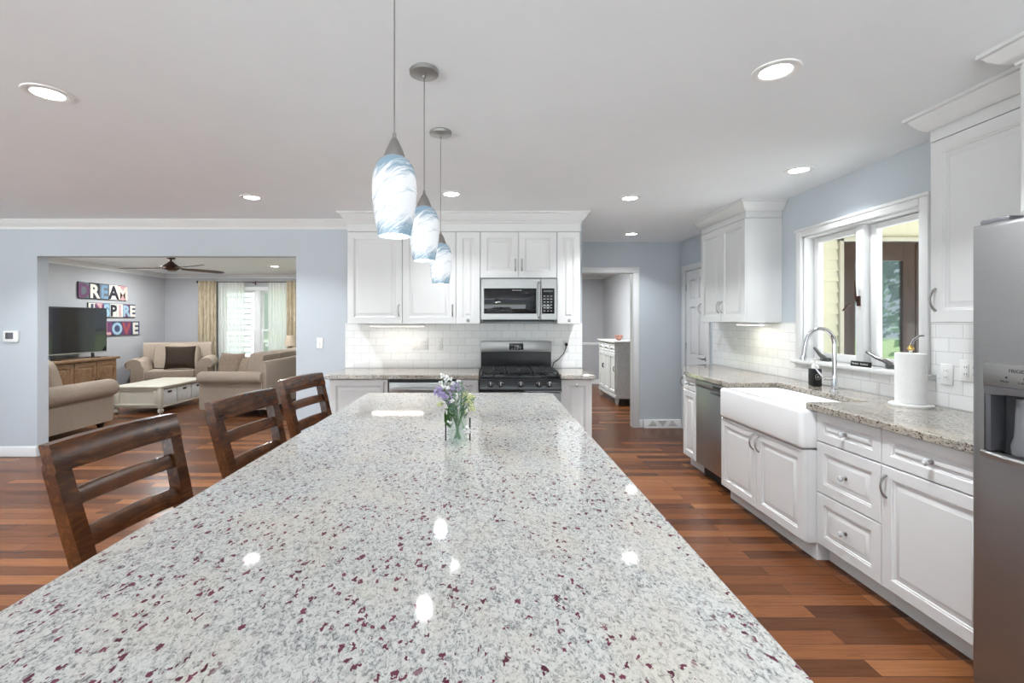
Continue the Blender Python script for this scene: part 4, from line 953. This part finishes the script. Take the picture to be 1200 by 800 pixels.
fw.build('white_blossoms', 'flower_white', va); fp.build('purple_blossoms', 'flower_purple', va); fy.build('yellow_blossoms', 'flower_yellow', va)

# ================================================================== LIVING ROOM
def rolled_arm(mb, x, y0, y1, z_top, r, side, w_):
    """arm along local Y with a roll at the top; its outer face at x (side = +1: outer side is +X)"""
    n = 16; prof = []
    zc = z_top - r; xc = x - side * (w_ - r) * .55
    xo = x - side * .03; xi = x - side * w_
    prof = [(xi, .10), (xo, .10), (xo, zc - r * .55)]
    for i in range(n + 1):
        a = R(-50 + i * 230 / n); prof.append((xc + side * (r * 1.12) * math.cos(a), zc + r * math.sin(a)))
    prof.append((xi, zc - r * .6))
    lo = []
    for yy, sc in ((y0, .93), (y0 + .012, .98), (y0 + .03, 1), (y1 - .03, 1), (y1 - .012, .98), (y1, .93)):
        cx = sum(p[0] for p in prof) / len(prof); cz = sum(p[1] for p in prof) / len(prof)
        lo.append([(cx + (px - cx) * sc, yy, cz + (pz - cz) * sc) for px, pz in prof])
    mb.loops(lo); return mb
def sofa(label, loc, rz, W, D, seats, arm_top, back_top, fab='sofa', name='sofa', cat='sofa', arm_w=.22, arm_r=.105, seat_z=.46):
    """local -Y is the front; origin at the centre of the footprint"""
    t_ = empty(name, label, cat, loc, rz); h = W / 2
    MB().box(-h + .05, h - .05, -D / 2 + .06, D / 2 - .03, .10, .31, .02).build('base', fab, t_)
    for sx in (-1, 1):
        m_ = MB(); rolled_arm(m_, sx * h, -D / 2, D / 2 - .06, arm_top, arm_r, sx, arm_w); m_.build('arm', fab, t_, 50)
    b = MB(); n = 10; lo = []
    pr = [(D / 2 - .20, .20), (D / 2 - .17, .55), (D / 2 - .15, back_top - .05), (D / 2 - .12, back_top - .012), (D / 2 - .08, back_top), (D / 2 - .03, back_top - .014), (D / 2 - .005, back_top - .06), (D / 2 - .01, .10), (D / 2 - .2, .10)]
    xa = h - .055
    b.loops([[(-xa, y, z) for y, z in pr], [(xa, y, z) for y, z in pr]]); b.build('back', fab, t_, 40)
    iw = W - 2 * arm_w; sw = iw / seats
    for i in range(seats):
        x0 = -iw / 2 + i * sw
        MB().puff(x0 + .006, x0 + sw - .006, -D / 2 + .01, D / 2 - .25, .305, seat_z, .16, 8, p=6).build('seat_cushion', fab, t_)
        MB().puff(x0 + .004, x0 + sw - .004, -.11, .11, -.24, .24, .34, 8, T(0, D / 2 - .27, seat_z + .22) @ RX(-10), p=3).build('back_cushion', fab, t_)
    for sx in (-1, 1):
        for yy in (-D / 2 + .09, D / 2 - .10):
            MB().lathe([(.022, 0), (.026, .012), (.042, .05), (.046, .08), (.036, .098), (.001, .0985)], 14, (sx * (h - .13), yy, 0)).build('leg', 'darkwood', t_)
    return t_
# big sofa: runs away from the opening, its back towards the kitchen's right, front towards the TV wall
sofa('large beige rolled-arm sofa with its side to the opening', (-3.73, 7.92, 0), R(-90), 2.15, .98, 3, .66, .81, arm_w=.20, arm_r=.095)
# loveseat nearest the opening, facing away
sofa('beige rolled-arm loveseat seen from its side at the left of the opening', (-5.86, 5.66, 0), R(180), 1.92, 1.06, 2, .645, .90, arm_w=.24, arm_r=.115)
ac = sofa('beige rolled-arm armchair in the far corner of the living room', (-6.22, 9.35, 0), R(24), 1.30, .95, 1, .70, .97, name='armchair', cat='armchair', arm_w=.25, arm_r=.12)
def pillow(label, x, y, z, rz, tilt, w_, hh, d_, m_, group=None):
    p = MB(); p.pillow(w_, hh, d_, T(0, 0, hh / 2) ); o = p.build('throw_pillow', m_, None, 50); o.location = (x, y, z); o.rotation_euler = (R(tilt), 0, R(rz))
    tag(o, label, 'pillow', group); return o
pillow('square dark brown throw pillow on the beige armchair', -5.98, 9.12, .475, 24, -18, .52, .46, .17, 'pillowdark')
pillow('striped tan pillow at the left on the large sofa', -4.03, 7.30, .475, -15, -14, .46, .44, .16, 'sofa2')
pillow('plain tan pillow leaning at the right on the large sofa', -3.76, 7.21, .475, -30, -18, .38, .40, .13, 'pillowbeige')
pillow('pale beige pillow on the loveseat nearest the opening', -5.22, 5.66, .475, 120, -14, .50, .46, .17, 'sofa')
pillow('tan patterned pillow farther along the large sofa', -3.80, 8.5, .475, -85, -14, .44, .42, .15, 'pillowbeige')
# coffee table with baskets on its long side
ct = empty('coffee_table', 'cream coffee table with wicker baskets between the sofas', 'coffee table', (-5.30, 7.66, 0)); hx, hy = .36, .56
MB().box(-hx - .03, hx + .03, -hy - .03, hy + .03, .385, .415, .008).build('tabletop', 'cream', ct)
s = MB(); s.box(-hx, hx, -hy, hy, .085, .115, .004); s.box(-hx, hx - .30, -hy, hy, .115, .384)
s.box(hx - .30, hx, -hy, -hy + .02, .115, .384); s.box(hx - .30, hx, hy - .02, hy, .115, .384)
for x in (-hx, hx):
    for y in (-hy, hy): s.box(x - .03, x + .03, y - .03, y + .03, .085, .384, .006)
s.box(hx - .015, hx + .01, -hy, hy, .365, .384, .003); s.box(-hx, hx, -hy - .012, -hy, .115, .15, .003); s.box(-hx, hx, -hy - .012, -hy, .345, .384, .003)
for x in (-hx + .06, hx - .06): s.box(x - .035, x + .035, -hy - .012, -hy, .15, .345, .003)
s.build('frame', 'cream', ct)
for k in range(3):
    y0 = -hy + .04 + k * .36; b = MB(); b.box(hx - .28, hx - .005, y0, y0 + .335, .118, .355, .01); bk_ = b.build('basket', 'antique', ct)
    MB().box(hx - .0045, hx + .003, y0 + .125, y0 + .21, .295, .325, .003).build('handle', 'black', bk_)
for x in (-hx, hx):
    for y in (-hy, hy): MB().lathe([(.02, 0), (.036, .015), (.042, .04), (.034, .06), (.024, .07), (.03, .0845), (.001, .0846)], 14, (x * .94, y * .95, 0)).build('leg', 'cream', ct)
# TV console and TV on the left wall (fronts face +X)
cn = empty('tv_console', 'rustic brown wood TV console on the living room left wall', 'console', (-6.83, 7.52, 0), R(90)); W = 1.84; h = W / 2
MB().box(-h, h, -.235, .235, .735, .776, .006).build('tabletop', 'console', cn)
MB().box(-h + .05, h - .05, -.195, .22, .06, .734).build('body', 'console', cn)
MB().box(-h + .03, h - .03, -.21, .22, 0, .0595, .004).build('plinth', 'console', cn)
for i in range(4):
    w4 = (W - .12) / 4; x0 = -h + .06 + i * w4; p = MB(T(0, -.2155, 0)); p.panel(x0 + .006, x0 + w4 - .006, .08, .715, .06); d = p.build('door', 'console', cn)
    kx = x0 + w4 - .035 if i % 2 == 0 else x0 + .035
    MB().lathe([(.007, 0), (.007, .012), (.013, .018), (.001, .024)], 10, M_=T(kx, -.2155, .42) @ RX(90)).build('knob', 'bronze', d)
tv = empty('television', 'black flat-screen television on the wooden console', 'television', (-6.80, 7.72, .7765), R(88)); W = 1.26; h = W / 2
MB().box(-h, h, -.012, .035, .085, .855, .006).build('bezel', 'black', tv)
MB().box(-h + .018, h - .018, -.0135, -.0121, .105, .838).build('screen', 'tvscreen', tv)
MB().box(-h + .01, h - .01, -.014, -.0122, .0855, .104).build('lower_strip', 'nickel', tv)
for sx in (-1, 1):
    s = MB(); s.bar((sx * .36, .01, .09), (sx * .36, .0, .006), .05, .02, (0, 1, 0), .003); s.box(sx * .36 - .02, sx * .36 + .02, -.13, .13, 0, .010, .003); s.build('foot', 'black', tv)
# word signs
PAL = {'k': (.02, .02, .03), 'r': (.36, .08, .08), 'p': (.55, .32, .32), 'w': (.70, .66, .58), 'b': (.16, .26, .36), 'n': (.05, .06, .12), 'm': (.14, .05, .12), 't': (.30, .45, .55), 'g': (.12, .13, .15), 'c': (.75, .60, .52)}
def pm(k):
    nme = 'painted_' + k
    if nme not in M: M[nme] = noisy(nme, tuple(x * .85 for x in PAL[k]), tuple(min(1, x * 1.15) for x in PAL[k]), 20, .7)
    return M[nme]
def sign(word, label, y0, y1, z0, z1, tiles, letters, rise=0.):
    t_ = empty('wall_sign', label, 'wall sign', (-7.079, (y0 + y1) / 2, z0), R(90)); W = y1 - y0; hh = z1 - z0; n = len(word); w_ = W / n
    MB().box(-W / 2, W / 2, -.022, 0, 0, hh, .002).build('board', 'black', t_)
    for i, ch in enumerate(word):
        x0 = -W / 2 + i * w_ + .004
        tl_ = MB().box(x0, x0 + w_ - .008, -.026, -.0222, .006, hh - .006).build('letter_tile', pm(tiles[i]), t_)
        sz = (hh - .05) / .72
        MB().text(ch, sz, T(x0 + w_ / 2 - .004, -.0265, .026) @ RX(90), .0012, 'CENTER', .012).build('lettering', pm(letters[i]), tl_)
sign('DREAM', 'colourful letter-block sign reading DREAM, topmost of the three', 8.10, 9.19, 1.80, 2.09, 'gkgwp', 'mwbkc')
sign('INSPIRE', 'colourful letter-block sign reading INSPIRE, partly behind the television', 8.30, 9.41, 1.475, 1.735, 'wpbwwmn', 'nmtkptw')
sign('LOVE', 'colourful letter-block sign reading LOVE, lowest of the three', 8.60, 9.52, 1.13, 1.40, 'mnmn', 'ptrw')
# curtains
def curtain(name, label, cat, x0, x1, y, z0, z1, m_, folds, amp, th=.004, seed=1, group=None):
    rd = random.Random(seed); n = folds * 8; ph = rd.uniform(0, 6); top = []; a = []; b = []
    lo = []
    for zi, (z, k) in enumerate(((z0, 1.15), (z0 + (z1 - z0) * .5, 1.), (z1 - .12, .8), (z1 - .05, .55), (z1, .75))):
        f = []; g = []
        for i in range(n + 1):
            u = i / n; x = x0 + (x1 - x0) * u; d = amp * k * (math.sin(u * folds * 2 * PI + ph) + .35 * math.sin(u * folds * 3.7 * PI + ph * 2 + z * .8))
            f.append((x, y + d - th / 2, z)); g.append((x, y + d + th / 2, z))
        lo.append(f + g[::-1])
    s = MB(); s.loops(lo); o = s.build(name, m_, None, 80); tag(o, label, cat, group); return o
yc = 10.16
curtain('curtain', 'gold tan curtain panel at the left of the living room window', 'curtain', -6.25, -5.86, yc, .02, 2.275, 'curtain', 5, .035, seed=2)
curtain('curtain', 'gold tan curtain panel at the right of the living room window', 'curtain', -4.36, -3.98, yc, .02, 2.275, 'curtain', 5, .035, seed=3)
curtain('sheer_curtain', 'white sheer curtain over the left of the living room window', 'curtain', -5.86, -5.28, yc + .045, .02, 2.26, 'sheer', 9, .016, .002, 4)
curtain('sheer_curtain', 'white sheer curtain over the right of the living room window', 'curtain', -4.76, -4.36, yc + .045, .02, 2.26, 'sheer', 7, .016, .002, 5)
cr = empty('curtain_rod', 'dark bronze curtain rod above the living room window', 'curtain rod', (-5.1, yc + .02, 2.255))
MB().tube([(-1.17, 0, 0), (1.17, 0, 0)], .009, 10).build('rod', 'bronze', cr)
for x in (-1.18, 1.18): MB().ball((x, 0, 0), .03).build('finial', 'bronze', cr)
for x in (-1.02, .02, 1.02): 
    s = MB(); s.tube([(x, 0, -.02), (x, .05, -.025), (x, .118, -.02)], .008, 8); s.box(x - .012, x + .012, .108, .1195, -.06, .03, .003); s.build('bracket', 'bronze', cr)
# table lamp on its end table behind the sofa
et = empty('end_table', 'small dark end table behind the far end of the large sofa', 'end table', (-3.82, 9.42, 0))
MB().lathe([(.24, .60), (.25, .61), (.25, .625), (.24, .63)], 28).build('tabletop', 'darkwood', et)
s = MB(); s.lathe([(.05, .04), (.03, .1), (.035, .3), (.025, .5), (.06, .599)], 14); s.build('column', 'darkwood', et)
for k in range(3): a = k * 2.09 + .5; MB().tube([(0, 0, .08), (math.cos(a) * .1, math.sin(a) * .1, .06), (math.cos(a) * .2, math.sin(a) * .2, .012)], [.02, .018, .012], 8).build('leg', 'darkwood', et)
tl_ = empty('table_lamp', 'small table lamp with tan shade behind the sofa at the right curtain', 'lamp', (-3.93, 9.40, .6305))
MB().lathe([(.06, 0), (.06, .012), (.025, .03), (.02, .06), (.045, .12), (.05, .17), (.02, .24), (.008, .26), (.006, .36), (.001, .36)], 18).build('base', 'bronze', tl_)
s = MB(); s.lathe([(.125, .285), (.085, .49), (.082, .49), (.122, .285), (.125, .285)], 24, cap0=False, cap1=False); s.build('lamp_shade', 'shade', tl_, 60)
# ceiling fan, blades at rest
cf = empty('ceiling_fan', 'dark bronze ceiling fan in the living room', 'ceiling fan', (-4.92, 7.3, H - .03))
MB().lathe([(.001, -.05), (.05, -.045), (.065, -.02), (.068, .044)], 20).build('canopy', 'bronze', cf)
MB().tube([(0, 0, -.04), (0, 0, -.10)], .013, 8).build('downrod', 'bronze', cf)
MB().lathe([(.001, -.225), (.06, -.222), (.115, -.20), (.125, -.175), (.10, -.145), (.06, -.115), (.03, -.085), (.001, -.08)], 28).build('motor_housing', 'bronze', cf)
MB().lathe([(.001, -.245), (.05, -.242), (.085, -.228), (.088, -.2215), (.001, -.2215)], 24).build('light_cap', 'nickel', cf)
for a in (178, 58, -28, -118):
    if a == -118: continue
    Mb = RZ(a) @ T(0, 0, -.185) @ RX(-11 if a != -28 else 14)
    s = MB(Mb); 
    s.loops([[(x, y, -.004) for x, y in ((.16, -.035), (.30, -.062), (.66, -.070), (.78, -.05), (.83, -.01), (.82, .03), (.74, .062), (.30, .055), (.16, .035))], [(x, y, .004) for x, y in ((.16, -.035), (.30, -.062), (.66, -.070), (.78, -.05), (.83, -.01), (.82, .03), (.74, .062), (.30, .055), (.16, .035))]])
    bl = s.build('blade', 'fanwood', cf)
    s = MB(Mb); s.box(.10, .24, -.02, .02, .0045, .012, .002); s.build('blade_iron', 'bronze', bl)
# ================================================================== DINING ROOM
sbd = empty('sideboard', 'distressed white sideboard in the dining room beyond the doorway', 'sideboard', (2.13, 8.39, 0), R(-90)); W = 1.16; h = W / 2; D = .45
MB().box(-h - .03, h + .03, -.02, D, 1.035, 1.065, .006).build('tabletop', 'antique', sbd)
s = MB(); s.box(-h, h, .022, D - .01, .14, 1.034); s.build('body', 'antique', sbd)
s = MB(); s.box(-h - .008, h + .008, .002, D - .005, .11, .16, .004); s.build('plinth', 'antique', sbd)
for sx in (-1, 1):
    for y in (.04, D - .05): MB().lathe([(.016, 0), (.022, .02), (.036, .07), (.03, .1), (.034, .109), (.001, .1095)], 12, (sx * (h - .04), y, 0)).build('leg', 'antique', sbd)
w3 = (W - .04) / 3
for i in range(3):
    x0 = -h + .02 + i * w3; p = MB(); p.panel(x0 + .006, x0 + w3 - .006, .865, 1.02, .03); d = p.build('drawer', 'antique', sbd)
    pull(MB(), x0 + w3 / 2, 0, .94, .07, False, .02).build('handle', 'black', d)
    p = MB(); p.panel(x0 + .006, x0 + w3 - .006, .175, .855, .055, raised=False); d = p.build('door', 'antique', sbd)
    pull(MB(), x0 + w3 - .03 if i != 1 else x0 + .03, 0, .60, .08, True, .02).build('handle', 'black', d)
bw = MB(); bw.lathe([(.001, .0005), (.035, .0005), (.038, .006), (.06, .04), (.078, .09), (.075, .09), (.057, .042), (.034, .010), (.001, .009)], 24, cap0=False, cap1=False); o = bw.build('bowl', 'bowl', None, 50)
o.location = (2.31, 8.25, 1.0655); tag(o, 'small coral and white bowl on top of the white sideboard', 'bowl')
